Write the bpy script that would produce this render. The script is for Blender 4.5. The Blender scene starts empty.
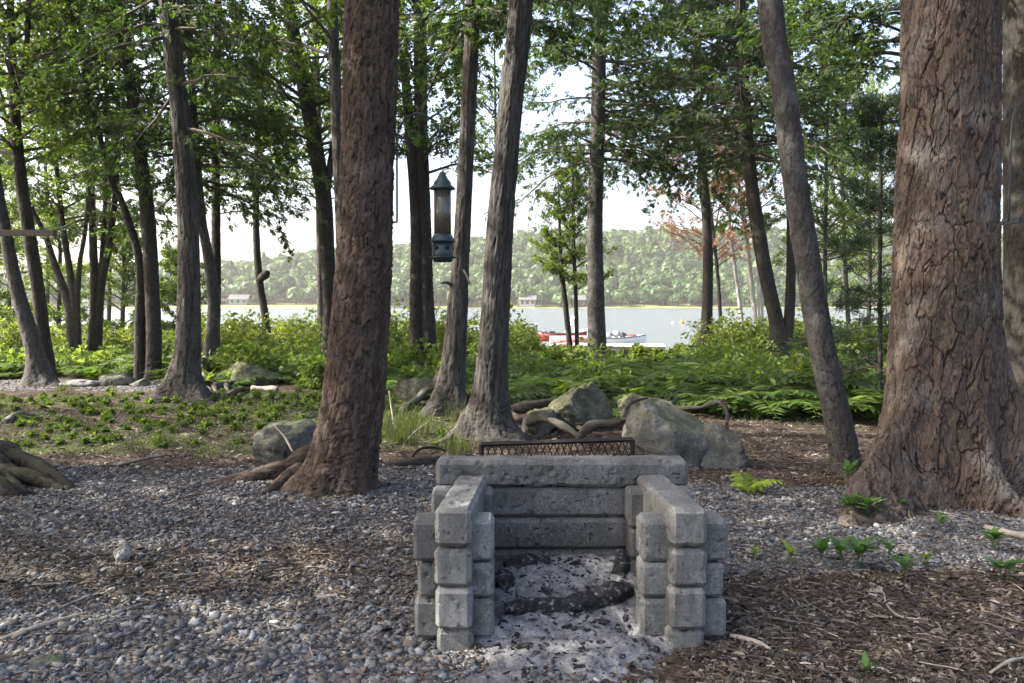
import bpy, math, random
import numpy as np
from math import radians as R, pi

# ------------------------------------------------------------------ scene, camera
SC = bpy.context.scene
COL = SC.collection
rng = np.random.default_rng(7)
random.seed(7)
CAMZ, FPX, HOR = 1.5, 796.0, 301.0
PITCH = math.atan((341.5 - HOR) / FPX)
cam_d = bpy.data.cameras.new('camera')
cam = bpy.data.objects.new('camera', cam_d)
COL.objects.link(cam)
cam.location = (0, 0, CAMZ)
cam.rotation_euler = (pi / 2 - PITCH, 0, 0)
cam_d.sensor_width = 36.0
cam_d.lens = FPX / 1024 * 36.0
cam_d.clip_start = 0.05
cam_d.clip_end = 3000
SC.camera = cam
SUN_EL, SUN_AZ = R(40), R(-92)          # azimuth clockwise from +Y: the sun stands to the left
SUN_DIR = np.array([math.sin(SUN_AZ) * math.cos(SUN_EL), math.cos(SUN_AZ) * math.cos(SUN_EL), math.sin(SUN_EL)])
LAKE_Z = -1.0

def ray(px, py):
    a, b = (px - 512) / FPX, -(py - 341.5) / FPX
    s, c = math.sin(PITCH), math.cos(PITCH)
    return np.array([a, c + b * s, -s + b * c])
def at(px, py, Y):
    d = ray(px, py)
    return np.array([0, 0, CAMZ]) + d * (Y / d[1])

# ------------------------------------------------------------------ noise (numpy)
def _h(x, y, z, s):
    n = (x.astype(np.int64) * 374761393 + y.astype(np.int64) * 668265263 + z.astype(np.int64) * 2147483647 + s * 974634777) & 0xFFFFFFFF
    n = ((n ^ (n >> 13)) * 1274126177) & 0xFFFFFFFF
    n = ((n ^ (n >> 16)) * 2246822519) & 0xFFFFFFFF
    return ((n ^ (n >> 15)) & 0xFFFFFF) / float(0xFFFFFF)
def vnoise(P, s=0):
    P = np.asarray(P, float)
    i = np.floor(P); f = P - i; f = f * f * (3 - 2 * f)
    x, y, z = i[..., 0], i[..., 1], i[..., 2]
    r = 0
    for dx in (0, 1):
        wx = f[..., 0] if dx else 1 - f[..., 0]
        for dy in (0, 1):
            wy = f[..., 1] if dy else 1 - f[..., 1]
            for dz in (0, 1):
                wz = f[..., 2] if dz else 1 - f[..., 2]
                r = r + wx * wy * wz * _h(x + dx, y + dy, z + dz, s)
    return r * 2 - 1
def fbm(P, o=4, s=0):
    P = np.asarray(P, float); r = 0; a = 1.0; t = 0
    for k in range(o):
        r = r + a * vnoise(P * 2 ** k + 17.3 * k, s + k); t += a; a *= .5
    return r / t
def worley(u, v, nu, s=0):
    iu, iv = np.floor(u), np.floor(v)
    f1 = np.full(u.shape, 9.); f2 = np.full(u.shape, 9.); cr = np.zeros(u.shape)
    z0 = np.zeros(u.shape)
    for du in (-1, 0, 1):
        for dv in (-1, 0, 1):
            cu, cv = iu + du, iv + dv
            hu = np.mod(cu, nu)
            jx = cu + .1 + .8 * _h(hu, cv, z0, s); jy = cv + .1 + .8 * _h(hu, cv, z0 + 1, s)
            d = np.hypot(u - jx, v - jy)
            c = _h(hu, cv, z0 + 2, s)
            near = d < f1
            f2 = np.where(near, f1, np.minimum(f2, d)); cr = np.where(near, c, cr); f1 = np.where(near, d, f1)
    return f1, f2, cr
def sstep(a, b, x):
    t = np.clip((x - a) / (b - a), 0, 1); return t * t * (3 - 2 * t)
def unit(v):
    return v / np.maximum(np.linalg.norm(v, axis=-1, keepdims=True), 1e-9)

# ------------------------------------------------------------------ mesh making
class MB:
    def __init__(s): s.v, s.f, s.m, s.n, s.c = [], [], [], 0, []
    def add(s, V, F, mi=0, col=None):
        V = np.asarray(V, float).reshape(-1, 3); F = np.asarray(F, np.int64)
        s.v.append(V); s.f.append(F + s.n); s.m.append(np.full(len(F), mi, np.int32)); s.n += len(V)
        if col is not None: s.c.append(np.asarray(col, float))
        return s
    def join(s, o, mi=0):
        for v in o.v: s.v.append(v)
        for f in o.f: s.f.append(f + s.n); s.m.append(np.full(len(f), mi, np.int32))
        s.n += o.n; s.c = []
        return s
    def mesh(s, name, mats, smooth=True, cname='bark'):
        me = bpy.data.meshes.new(name)
        if s.n:
            V = np.concatenate(s.v)
            me.vertices.add(len(V)); me.vertices.foreach_set('co', V.ravel().astype(np.float32))
            cnt = sum(f.size for f in s.f); npoly = sum(len(f) for f in s.f)
            me.loops.add(cnt); me.loops.foreach_set('vertex_index', np.concatenate([f.ravel() for f in s.f]).astype(np.int32))
            tot = np.concatenate([np.full(len(f), f.shape[1], np.int32) for f in s.f])
            st = np.zeros(npoly, np.int32); st[1:] = np.cumsum(tot)[:-1]
            me.polygons.add(npoly); me.polygons.foreach_set('loop_start', st)
            try: me.polygons.foreach_set('loop_total', tot)
            except Exception: pass
            me.polygons.foreach_set('material_index', np.concatenate(s.m))
            me.polygons.foreach_set('use_smooth', np.full(npoly, smooth, bool))
            if s.c:
                C = np.concatenate(s.c); C = np.concatenate([C, np.ones((len(C), 4 - C.shape[1]))], 1)
                a = me.attributes.new(cname, 'FLOAT_COLOR', 'POINT'); a.data.foreach_set('color', C.ravel().astype(np.float32))
            me.update(calc_edges=True)
        for m in (mats if isinstance(mats, (list, tuple)) else [mats]): me.materials.append(m)
        return me
    def build(s, name, mats, parent=None, loc=(0, 0, 0), smooth=True, cname='bark'):
        o = bpy.data.objects.new(name, s.mesh(name, mats, smooth, cname)); COL.objects.link(o)
        o.location = tuple(float(q) for q in loc)
        if parent: o.parent = parent
        return o
def tag(o, label=None, cat=None, group=None, kind=None):
    if label: o['label'] = label
    if cat: o['category'] = cat
    if group: o['group'] = group
    if kind: o['kind'] = kind
    return o
def empty(name, loc, label, cat, group=None, rz=0):
    o = bpy.data.objects.new(name, None); COL.objects.link(o); o.empty_display_size = .2
    o.location = tuple(float(q) for q in loc); o.rotation_euler = (0, 0, rz)
    return tag(o, label, cat, group)
def copy_tree(o, parent=None):
    c = o.copy(); COL.objects.link(c)
    if parent: c.parent = parent
    for ch in list(o.children): copy_tree(ch, c)
    return c

def grid_faces(nr, nc, wrap=False):
    i = np.arange(nr - 1)[:, None]; j = np.arange(nc if wrap else nc - 1)[None, :]
    j2 = (j + 1) % nc
    return np.stack([i * nc + j, i * nc + j2, (i + 1) * nc + j2, (i + 1) * nc + j], -1).reshape(-1, 4)
def catmull(P, n):
    P = np.asarray(P, float)
    if len(P) == 2: t = np.linspace(0, 1, n)[:, None]; return P[0] * (1 - t) + P[1] * t
    Q = np.vstack([2 * P[0] - P[1], P, 2 * P[-1] - P[-2]])
    t = np.linspace(0, len(P) - 1 - 1e-6, n); i = t.astype(int); f = (t - i)[:, None]
    a, b, c, d = Q[i], Q[i + 1], Q[i + 2], Q[i + 3]
    return .5 * (2 * b + (c - a) * f + (2 * a - 5 * b + 4 * c - d) * f ** 2 + (3 * b - a - 3 * c + d) * f ** 3)
def tubes(P, Rr, k):
    """batch of tubes: P (N,M,3), Rr (N,M)"""
    N, M, _ = P.shape
    T = unit(np.gradient(P, axis=1)) if M > 2 else unit(np.repeat((P[:, 1:] - P[:, :1]), 2, 1))
    ref = np.where(np.abs(T[:, :1, 2:3]) > .8, np.array([1., 0, 0]), np.array([0, 0, 1.]))
    A = unit(np.cross(T, np.broadcast_to(ref, T.shape))); B = np.cross(T, A)
    th = np.arange(k) * 2 * pi / k
    V = P[:, :, None] + Rr[:, :, None, None] * (np.cos(th)[:, None] * A[:, :, None] + np.sin(th)[:, None] * B[:, :, None])
    F = grid_faces(M, k, True)
    F = (F[None] + (np.arange(N) * M * k)[:, None, None]).reshape(-1, 4)
    return V.reshape(-1, 3), F
def tube(path, radii, k=10, n=None, rough=0., seed=0, caps=True):
    path = np.asarray(path, float)
    n = n or len(path) * 4
    P = catmull(path, n)
    r = np.interp(np.linspace(0, 1, n), np.linspace(0, 1, len(radii)), radii)
    V, F = tubes(P[None], r[None], k)
    if rough:
        C = np.repeat(P, k, 0); d = V - C
        V = C + d * (1 + rough * fbm(V * np.array([9, 9, 9.]) + seed, 3, seed))[:, None]
    return V, F
def capped(mb, path, radii, k=10, n=None, rough=0., seed=0, mi=0, col=None):
    V, F = tube(path, radii, k, n, rough, seed)
    m = len(V) // k
    V = np.vstack([V, V[:k].mean(0), V[-k:].mean(0)])
    i = np.arange(k); j = (i + 1) % k
    T0 = np.stack([j, i, np.full(k, m * k)], 1); T1 = np.stack([(m - 1) * k + i, (m - 1) * k + j, np.full(k, m * k + 1)], 1)
    c = None if col is None else np.tile(np.asarray(col, float), (len(V), 1))
    b = mb.n
    mb.add(V, F, mi, c)
    mb.f.append(np.vstack([T0, T1]) + b); mb.m.append(np.full(2 * k, mi, np.int32))
    return mb
def lathe(mb, prof, k=32, c=(0, 0, 0), mi=0):
    prof = np.asarray(prof, float); th = np.arange(k) * 2 * pi / k
    V = np.stack([prof[:, :1] * np.cos(th), prof[:, :1] * np.sin(th), np.repeat(prof[:, 1:], k, 1)], -1) + np.asarray(c)
    return mb.add(V, grid_faces(len(prof), k, True), mi)
def box(mb, lo, hi, mi=0, rz=0, c=None):
    lo, hi = np.asarray(lo, float), np.asarray(hi, float)
    V = np.array([[x, y, z] for z in (lo[2], hi[2]) for y in (lo[1], hi[1]) for x in (lo[0], hi[0])])
    F = [[0, 2, 3, 1], [4, 5, 7, 6], [0, 1, 5, 4], [2, 6, 7, 3], [1, 3, 7, 5], [0, 4, 6, 2]]
    if rz:
        m = (lo + hi) / 2 if c is None else np.asarray(c); s, q = math.sin(rz), math.cos(rz); d = V - m
        V = m + np.stack([d[:, 0] * q - d[:, 1] * s, d[:, 0] * s + d[:, 1] * q, d[:, 2]], 1)
    return mb.add(V, F, mi)
def frames(X, Nn):
    """orthonormal frames from axis X and rough normal"""
    X = unit(X); Y = unit(np.cross(Nn, X)); Z = np.cross(X, Y); return X, Y, Z
def stamp(mb, T, F, pos, X, Nn, sc, mi=0):
    """stamp template (m,3)/(f,4) at pos with frame & scale"""
    X, Y, Z = frames(X, Nn)
    sc = np.asarray(sc, float)
    if sc.ndim == 1: sc = np.stack([sc] * 3, 1)
    T3 = T[None] * sc[:, None]
    V = pos[:, None] + T3[..., :1] * X[:, None] + T3[..., 1:2] * Y[:, None] + T3[..., 2:] * Z[:, None]
    m = len(T)
    FF = (F[None] + (np.arange(len(pos)) * m)[:, None, None]).reshape(-1, F.shape[1])
    return mb.add(V.reshape(-1, 3), FF, mi)

# ------------------------------------------------------------------ materials
class NT:
    def __init__(s, name):
        s.m = bpy.data.materials.new(name); s.m.use_nodes = True; s.t = s.m.node_tree; s.t.nodes.clear()
        s.out = s.n('ShaderNodeOutputMaterial')
    def n(s, t, **kw):
        x = s.t.nodes.new(t)
        for k, v in kw.items(): setattr(x, k, v)
        return x
    def l(s, a, b): s.t.links.new(a, b)
    def set(s, sock, v):
        if hasattr(v, 'links') or isinstance(v, bpy.types.NodeSocket): s.l(v, sock)
        else: sock.default_value = (*v, 1) if isinstance(v, (tuple, list)) and len(v) == 3 and sock.type == 'RGBA' else v
    def noise(s, scale, detail=4, vec=None, rough=.6, stretch=None):
        x = s.n('ShaderNodeTexNoise'); x.inputs['Scale'].default_value = scale; x.inputs['Detail'].default_value = detail; x.inputs['Roughness'].default_value = rough
        v = vec or s.obj()
        if stretch:
            mp = s.n('ShaderNodeMapping'); mp.inputs['Scale'].default_value = stretch; s.l(v, mp.inputs['Vector']); v = mp.outputs[0]
        s.l(v, x.inputs['Vector']); return x.outputs['Fac']
    def obj(s):
        if not hasattr(s, '_tc'): s._tc = s.n('ShaderNodeTexCoord')
        return s._tc.outputs['Object']
    def pos(s):
        if not hasattr(s, '_g'): s._g = s.n('ShaderNodeNewGeometry')
        return s._g.outputs['Position']
    def island(s):
        s.pos(); return s._g.outputs['Random Per Island']
    def ramp(s, fac, stops, interp='LINEAR'):
        r = s.n('ShaderNodeValToRGB'); r.color_ramp.interpolation = interp; e = r.color_ramp.elements
        while len(e) < len(stops): e.new(.5)
        for q, (p, c) in zip(e, stops): q.position = p; q.color = (*c, 1) if len(c) == 3 else c
        s.l(fac, r.inputs['Fac']); return r.outputs['Color']
    def mix(s, f, a, b, mode='MIX'):
        x = s.n('ShaderNodeMix', data_type='RGBA', blend_type=mode)
        s.set(x.inputs[0], f); s.set(x.inputs[6], a); s.set(x.inputs[7], b); return x.outputs[2]
    def math(s, op, a, b=0., c=None, clamp=False):
        x = s.n('ShaderNodeMath', operation=op, use_clamp=clamp); s.set(x.inputs[0], a); s.set(x.inputs[1], b)
        if c is not None: s.set(x.inputs[2], c)
        return x.outputs[0]
    def attr(s, name):
        a = s.n('ShaderNodeAttribute', attribute_name=name); x = s.n('ShaderNodeSeparateColor'); s.l(a.outputs['Color'], x.inputs[0]); return x.outputs
    def bump(s, h, strength=.4, dist=.01, nrm=None):
        b = s.n('ShaderNodeBump'); b.inputs['Strength'].default_value = strength; b.inputs['Distance'].default_value = dist; s.l(h, b.inputs['Height'])
        if nrm: s.l(nrm, b.inputs['Normal'])
        return b.outputs[0]
    def bsdf(s, col, rough=.8, nrm=None, spec=.3, metal=0, trans=0):
        b = s.n('ShaderNodeBsdfPrincipled'); s.set(b.inputs['Base Color'], col); s.set(b.inputs['Roughness'], rough); s.set(b.inputs['Specular IOR Level'], spec); s.set(b.inputs['Metallic'], metal)
        if trans: s.set(b.inputs['Transmission Weight'], trans)
        if nrm: s.l(nrm, b.inputs['Normal'])
        return b.outputs[0]
    def done(s, sh): s.l(sh, s.out.inputs['Surface']); return s.m

def simple(name, col, rough=.6, metal=0, spec=.4, var=.15, scale=20, bump=0.):
    t = NT(name); n = t.noise(scale, 5)
    dark = tuple(c * (1 - var) for c in col); lite = tuple(min(1, c * (1 + var)) for c in col)
    c = t.ramp(n, [(.3, dark), (.7, lite)])
    return t.done(t.bsdf(c, rough, t.bump(n, bump, .004) if bump else None, spec, metal))
def leaf(name, c1, c2, c3, tr=.42, trc=(1.5, 1.6, .7), bs=.9, bk=.55):
    t = NT(name)
    c = t.ramp(t.island(), [(0, c1), (.55, c2), (1, c3)])
    big = t.ramp(t.noise(bs, 3, t.pos()), [(.35, (0, 0, 0)), (.65, (1, 1, 1))]); c = t.mix(t.math('MULTIPLY', big, bk), c, c1)
    p = t.bsdf(c, .5, spec=.35)
    tl = t.n('ShaderNodeBsdfTranslucent'); t.l(t.mix(1., c, trc, 'MULTIPLY'), tl.inputs[0])
    m = t.n('ShaderNodeMixShader'); m.inputs[0].default_value = tr; t.l(p, m.inputs[1]); t.l(tl.outputs[0], m.inputs[2])
    return t.done(m.outputs[0])
def bark(name, dark, a, b, lichen=(.35, .36, .32), lich=.25, st=(14, 14, 2.2), bs=.5, rough=.9):
    t = NT(name); at_ = t.attr('bark')
    plate = t.mix(at_[1], a, b)
    n1 = t.noise(1., 6, stretch=st); n2 = t.noise(2.3, 3)
    plate = t.mix(t.math('MULTIPLY', n1, .6), plate, tuple(c * .45 for c in a))
    lm = t.math('MULTIPLY', t.math('SMOOTHSTEP', .55, .75, n2) if False else t.ramp(n2, [(.52, (0, 0, 0)), (.7, (1, 1, 1))]), lich)
    plate = t.mix(lm, plate, lichen)
    c = t.mix(at_[0], plate, dark)
    h = t.math('ADD', t.math('MULTIPLY', t.noise(4, 5, stretch=st), .6), n1)
    return t.done(t.bsdf(c, rough, t.bump(h, bs, .02), .2))

M = {}
M['bark_pine'] = bark('bark_pine', (.012, .009, .008), (.064, .054, .046), (.150, .107, .080), (.20, .192, .178), .45, (22, 22, 8.0), .7)
M['bark_red'] = bark('bark_red', (.011, .008, .007), (.053, .040, .032), (.134, .091, .067), (.18, .15, .13), .25, (22, 22, 5.0), .8)
M['bark_cedar'] = bark('bark_cedar', (.020, .018, .016), (.064, .059, .053), (.128, .119, .107), (.17, .167, .152), .3, (50, 50, 2.2), .8)
M['bark_grey'] = bark('bark_grey', (.016, .015, .014), (.054, .050, .047), (.092, .085, .079), (.19, .195, .183), .45, (10, 10, 4.0), .55)
M['bark_dark'] = bark('bark_dark', (.011, .010, .009), (.033, .029, .026), (.058, .051, .044), (.095, .10, .08), .3, (12, 12, 2.5), .5)
M['bark_birch'] = bark('bark_birch', (.10, .09, .08), (.62, .60, .56), (.70, .68, .64), (.25, .23, .21), .3, (5, 5, 14), .2)
M['root'] = bark('root_wood', (.035, .03, .025), (.10, .085, .07), (.17, .145, .12), (.20, .22, .14), .5, (12, 12, 12), .5)
M['root_dark'] = bark('root_dark', (.009, .008, .006), (.024, .021, .017), (.042, .037, .029), (.035, .042, .014), .8, (12, 12, 12), .6)
M['twig'] = simple('twig_bark', (.075, .06, .048), .9)
M['leaf_cedar'] = leaf('leaf_cedar', (.018, .036, .012), (.042, .078, .021), (.105, .145, .036), .5)
M['leaf_maple'] = leaf('leaf_maple', (.030, .060, .014), (.078, .122, .026), (.175, .205, .042), .54)
M['leaf_light'] = leaf('leaf_light', (.06, .10, .022), (.125, .175, .036), (.21, .24, .055), .54)
M['leaf_red'] = leaf('leaf_red', (.27, .16, .125), (.36, .23, .18), (.34, .32, .17), .6, (1.5, 1.15, .9))
M['leaf_needle'] = leaf('leaf_needle', (.012, .026, .012), (.02, .045, .018), (.035, .065, .022), .25)
M['leaf_fern'] = leaf('leaf_fern', (.042, .078, .016), (.092, .148, .028), (.18, .22, .048), .48)
M['leaf_brush'] = leaf('leaf_brush', (.075, .108, .024), (.145, .18, .04), (.25, .26, .07), .5)
M['leaf_plant'] = leaf('leaf_plant', (.045, .105, .026), (.075, .155, .036), (.12, .20, .05), .4)
M['leaf_yellow'] = leaf('leaf_yellow', (.17, .24, .02), (.22, .30, .03), (.26, .33, .05), .4)
M['grass'] = leaf('grass_blade', (.045, .068, .018), (.085, .108, .03), (.18, .175, .07), .35)
M['far_leaf'] = leaf('far_foliage', (.018, .046, .014), (.065, .122, .028), (.135, .19, .042), .4, bs=.19, bk=.9)

def m_concrete():
    t = NT('concrete'); n1 = t.noise(7, 6); n2 = t.noise(90, 3); n3 = t.noise(3, 3)
    c = t.ramp(n1, [(.25, (.105, .105, .10)), (.52, (.175, .175, .168)), (.8, (.26, .26, .25))])
    c = t.mix(t.math('MULTIPLY', t.ramp(n2, [(.55, (0, 0, 0)), (.72, (1, 1, 1))]), .6), c, (.05, .05, .049))
    ms = t.math('MULTIPLY', t.ramp(n3, [(.52, (0, 0, 0)), (.68, (1, 1, 1))]), .25)
    c = t.mix(ms, c, (.09, .10, .065))
    sa = t.attr('soot'); soot = sa[0]; c = t.mix(sa[1], c, t.mix(.5, c, (.33, .335, .33)))
    sm = t.math('MULTIPLY', t.math('MULTIPLY', soot, .82), t.ramp(t.noise(5, 5), [(.3, (.35,) * 3), (.62, (1,) * 3)]), clamp=True)
    c = t.mix(sm, c, (.022, .021, .020))
    g2 = t.noise(95, 4, rough=.75); c = t.mix(t.math('MULTIPLY', t.ramp(g2, [(.52, (0, 0, 0)), (.66, (1, 1, 1))]), .55), c, (.34, .34, .325)); c = t.mix(t.math('MULTIPLY', t.ramp(g2, [(.34, (1, 1, 1)), (.46, (0, 0, 0))]), .6), c, (.06, .06, .057))
    grit = t.noise(260, 3); c = t.mix(t.math('MULTIPLY', t.ramp(grit, [(.5, (0, 0, 0)), (.75, (1, 1, 1))]), .5), c, (.30, .30, .285))
    pit = t.ramp(t.noise(55, 4, rough=.7), [(.27, (0, 0, 0)), (.40, (1, 1, 1))])
    c = t.mix(pit, (.028, .028, .027), c)
    st = t.ramp(t.noise(4, 6, stretch=(1, 1, .35), rough=.7), [(.42, (1, 1, 1)), (.62, (0, 0, 0))]); c = t.mix(t.math('MULTIPLY', st, .6), c, (.05, .05, .047))
    h = t.math('ADD', t.math('ADD', t.math('MULTIPLY', n2, .5), grit), t.math('MULTIPLY', pit, 1.2))
    return t.done(t.bsdf(c, .93, t.bump(h, .8, .005), .2))
M['concrete'] = m_concrete()
def m_rock(name, c1, c2, moss=(.085, .10, .03), ml=.62):
    t = NT(name); n1 = t.noise(3.5, 7, rough=.65); n2 = t.noise(14, 4)
    c = t.ramp(n1, [(.28, tuple(k * .55 for k in c1)), (.42, c1), (.6, c2), (.75, tuple(min(1, k * 1.5) for k in c2))])
    vein = t.ramp(t.noise(2.2, 5, stretch=(1, 1, 2.5)), [(.485, (0, 0, 0)), (.5, (1, 1, 1)), (.515, (0, 0, 0))])
    c = t.mix(t.math('MULTIPLY', vein, .6), c, (.06, .06, .055))
    g = t.n('ShaderNodeNewGeometry'); sx = t.n('ShaderNodeSeparateXYZ'); t.l(g.outputs['Normal'], sx.inputs[0])
    mm = t.math('MULTIPLY', t.ramp(sx.outputs[2], [(.2, (0, 0, 0)), (.75, (1, 1, 1))]), t.ramp(n2, [(.42, (0, 0, 0)), (.6, (1, 1, 1))]))
    c = t.mix(t.math('MULTIPLY', mm, ml), c, moss)
    n4 = t.noise(38, 4, rough=.7); lic = t.ramp(t.noise(7, 4, rough=.75), [(.58, (0, 0, 0)), (.64, (1, 1, 1))])
    c = t.mix(t.math('MULTIPLY', lic, .5), c, tuple(min(1, k * 1.5) for k in c2))
    c = t.mix(t.math('MULTIPLY', t.ramp(n4, [(.35, (1, 1, 1)), (.55, (0, 0, 0))]), .55), c, tuple(k * .4 for k in c1))
    h = t.math('ADD', t.math('ADD', n1, t.math('MULTIPLY', n2, .4)), t.math('MULTIPLY', n4, .25))
    return t.done(t.bsdf(c, .92, t.bump(h, 1., .05), .2))
M['rock'] = m_rock('boulder_stone', (.085, .085, .076), (.19, .187, .168), (.085, .098, .03), .8)
M['rock_moss'] = m_rock('mossy_stone', (.07, .072, .055), (.15, .15, .115), (.11, .118, .035), .85)
M['rock_pale'] = m_rock('pale_stone', (.16, .16, .15), (.29, .285, .27), ml=.1)
def m_pebble():
    t = NT('pebble'); i = t.island()
    c = t.ramp(i, [(0, (.038, .038, .040)), (.3, (.078, .080, .084)), (.5, (.125, .127, .131)), (.66, (.19, .192, .194)), (.72, (.08, .069, .058)), (.92, (.16, .135, .11)), (.97, (.25, .245, .235)), (1, (.38, .37, .35))])
    return t.done(t.bsdf(c, .75, t.bump(t.noise(60, 3, t.pos()), .3, .003), .3))
M['pebble'] = m_pebble()
def m_litter():
    t = NT('litter'); c = t.ramp(t.island(), [(0, (.026, .020, .015)), (.35, (.055, .043, .033)), (.7, (.098, .077, .059)), (.9, (.18, .15, .12)), (1, (.33, .295, .245))])
    return t.done(t.bsdf(c, .85, None, .2))
M['litter'] = m_litter()
def m_ash():
    t = NT('ash'); n = t.noise(16, 8, rough=.75); n2 = t.noise(60, 5)
    c = t.ramp(n, [(.32, (.06, .06, .062)), (.47, (.165, .165, .168)), (.72, (.37, .366, .362))])
    c = t.mix(t.math('MULTIPLY', t.ramp(n2, [(.55, (0, 0, 0)), (.66, (1, 1, 1))]), .7), c, (.07, .07, .072))
    edge = t.attr('soot')[0]
    c = t.mix(edge, c, (.05, .045, .042))
    return t.done(t.bsdf(c, .95, t.bump(t.math('ADD', n, n2), .8, .02), .1))
M['ash'] = m_ash()
def m_char():
    t = NT('charred_wood'); n = t.noise(38, 6, rough=.75); c = t.ramp(n, [(.4, (.006, .006, .007)), (.56, (.03, .03, .031)), (.63, (.26, .26, .26))])
    return t.done(t.bsdf(c, .7, t.bump(n, .9, .02), .3))
M['char'] = m_char()
M['deadwood'] = simple('dead_wood', (.30, .26, .21), .85, var=.35, scale=9, bump=.3)
M['limb'] = bark('weathered_limb', (.016, .013, .011), (.05, .043, .036), (.10, .088, .074), (.06, .07, .03), .4, (30, 30, 30), .6)
M['drift'] = simple('weathered_wood', (.11, .10, .09), .85, var=.3, scale=9, bump=.3)
M['iron'] = simple('dark_iron', (.035, .04, .045), .45, .6)
M['rust'] = simple('black_iron', (.020, .015, .014), .7, .3, var=.4)
M['green_plastic'] = simple('green_metal', (.010, .030, .030), .38, 0, .5, var=.2)
M['dark_green'] = simple('dark_green_metal', (.007, .018, .019), .4, 0, .5)
M['hole'] = simple('port_hole', (.006, .008, .008), .8)
def m_tube():
    t = NT('seed_tube'); n = t.noise(160, 2); c = t.ramp(n, [(.3, (.035, .03, .022)), (.6, (.085, .075, .055)), (.75, (.15, .13, .095))])
    b = t.n('ShaderNodeBsdfPrincipled'); t.l(c, b.inputs['Base Color']); b.inputs['Roughness'].default_value = .25; b.inputs['Coat Weight'].default_value = .25; b.inputs['Coat Roughness'].default_value = .05
    return t.done(b.outputs[0])
M['tube'] = m_tube()
M['red_paint'] = simple('red_hull', (.20, .018, .024), .35, var=.08)
M['white_paint'] = simple('white_hull', (.74, .74, .73), .35, var=.04)
M['pink_paint'] = simple('faded_red_hull', (.46, .22, .22), .4, var=.1)
M['black_trim'] = simple('black_trim', (.02, .02, .022), .5)
M['grey_trim'] = simple('grey_fabric', (.16, .17, .19), .7)
M['orange'] = simple('orange_buoy', (.75, .19, .04), .45)
M['dock'] = simple('dock_boards', (.70, .69, .66), .8, var=.15)
M['house_wall'] = simple('pale_siding', (.20, .22, .25), .8)
M['house_white'] = simple('white_siding', (.24, .24, .235), .8)
M['house_roof'] = simple('grey_shingle', (.085, .085, .09), .9)
M['brown_wall'] = simple('brown_siding', (.075, .06, .052), .9)
M['pane'] = simple('window_glass', (.03, .04, .05), .08, spec=.6)
t = NT('windscreen'); M['windscreen'] = t.done(t.bsdf((.55, .6, .63), .08, spec=.6))

def m_ground():
    t = NT('ground_soil'); z = t.attr('zone'); p = t.pos()
    n1 = t.noise(2.2, 7, p, .65); n2 = t.noise(26, 5, p); n3 = t.noise(120, 3, p)
    soil = t.ramp(n2, [(.3, (.022, .016, .012)), (.52, (.055, .040, .029)), (.72, (.115, .085, .06))])
    v = t.n('ShaderNodeTexVoronoi'); v.inputs['Scale'].default_value = 42; t.l(p, v.inputs['Vector'])
    sv = t.n('ShaderNodeSeparateColor'); t.l(v.outputs['Color'], sv.inputs[0])
    grav = t.ramp(sv.outputs[0], [(0, (.07, .072, .08)), (.5, (.16, .165, .175)), (.85, (.26, .265, .27)), (1, (.42, .41, .40))])
    grav = t.mix(t.ramp(v.outputs['Distance'], [(.35, (0, 0, 0)), (.7, (1, 1, 1))]), grav, (.04, .037, .035))
    moss = t.ramp(n2, [(.3, (.026, .034, .012)), (.55, (.058, .074, .02)), (.75, (.12, .128, .038))])
    lawn = t.ramp(n1, [(.3, (.16, .20, .05)), (.7, (.26, .28, .09))])
    def m(k, a=.25): return t.ramp(t.math('ADD', z[k], t.math('MULTIPLY', t.math('SUBTRACT', n1, .5), 1.1)), [(.38, (0, 0, 0)), (.62, (1, 1, 1))])
    c = t.mix(m(0), soil, grav); c = t.mix(m(1), c, moss); c = t.mix(z[2], c, lawn)
    h = t.math('ADD', t.math('MULTIPLY', v.outputs['Distance'], -.6), t.math('ADD', n2, n3))
    return t.done(t.bsdf(c, .95, t.bump(h, .6, .02), .15))
M['ground'] = m_ground()
def m_lake():
    t = NT('lake_water'); p = t.pos()
    n = t.math('ADD', t.noise(1.0, 4, p, stretch=(.5, 1.6, 1)), t.math('MULTIPLY', t.noise(5, 3, p), .35))
    b = t.n('ShaderNodeBsdfPrincipled'); b.inputs['Base Color'].default_value = (.105, .115, .108, 1); b.inputs['Roughness'].default_value = .2; b.inputs['IOR'].default_value = 1.36
    t.l(t.bump(n, 1., .42), b.inputs['Normal']); return t.done(b.outputs[0])
M['lake'] = m_lake()

# ------------------------------------------------------------------ ground and lake
def ridge(x):                                     # height of the far hill's crest
    return np.interp(x, [-420, -275, -200, -150, -90, -50, 0, 100, 210, 420], [1, 2, 5, 11, 19, 22, 28, 31, 29, 22])
def ground_z(x, y):
    x = np.asarray(x, float); y = np.asarray(y, float)
    z = np.interp(y, [-40, 14, 22, 30, 37.5, 46, 60, 270, 284, 288, 300], [0, 0, -.12, -.5, -1.05, -2.0, -3, -3, -1.05, -.6, -.2])
    hill = ridge(x) * sstep(296, 425, y)
    near = sstep(19, 14, y) * .035 * fbm(np.stack([x * .7, y * .7, 0 * x], -1), 3, 5)
    und = sstep(300, 330, y) * 2.0 * fbm(np.stack([x * .02, y * .02, 0 * x], -1), 3, 9)
    return z + hill + near + und
def on_ground(px, py):
    d = ray(px, py); t = (0 - CAMZ) / d[2]
    for _ in range(6):
        p = np.array([0, 0, CAMZ]) + d * t
        t += (p[2] - float(ground_z(p[0], p[1]))) / -d[2]
    return np.array([0, 0, CAMZ]) + d * t
def px_of(x, y): return 512 + FPX * np.asarray(x) / np.maximum(np.asarray(y), .1)
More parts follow.
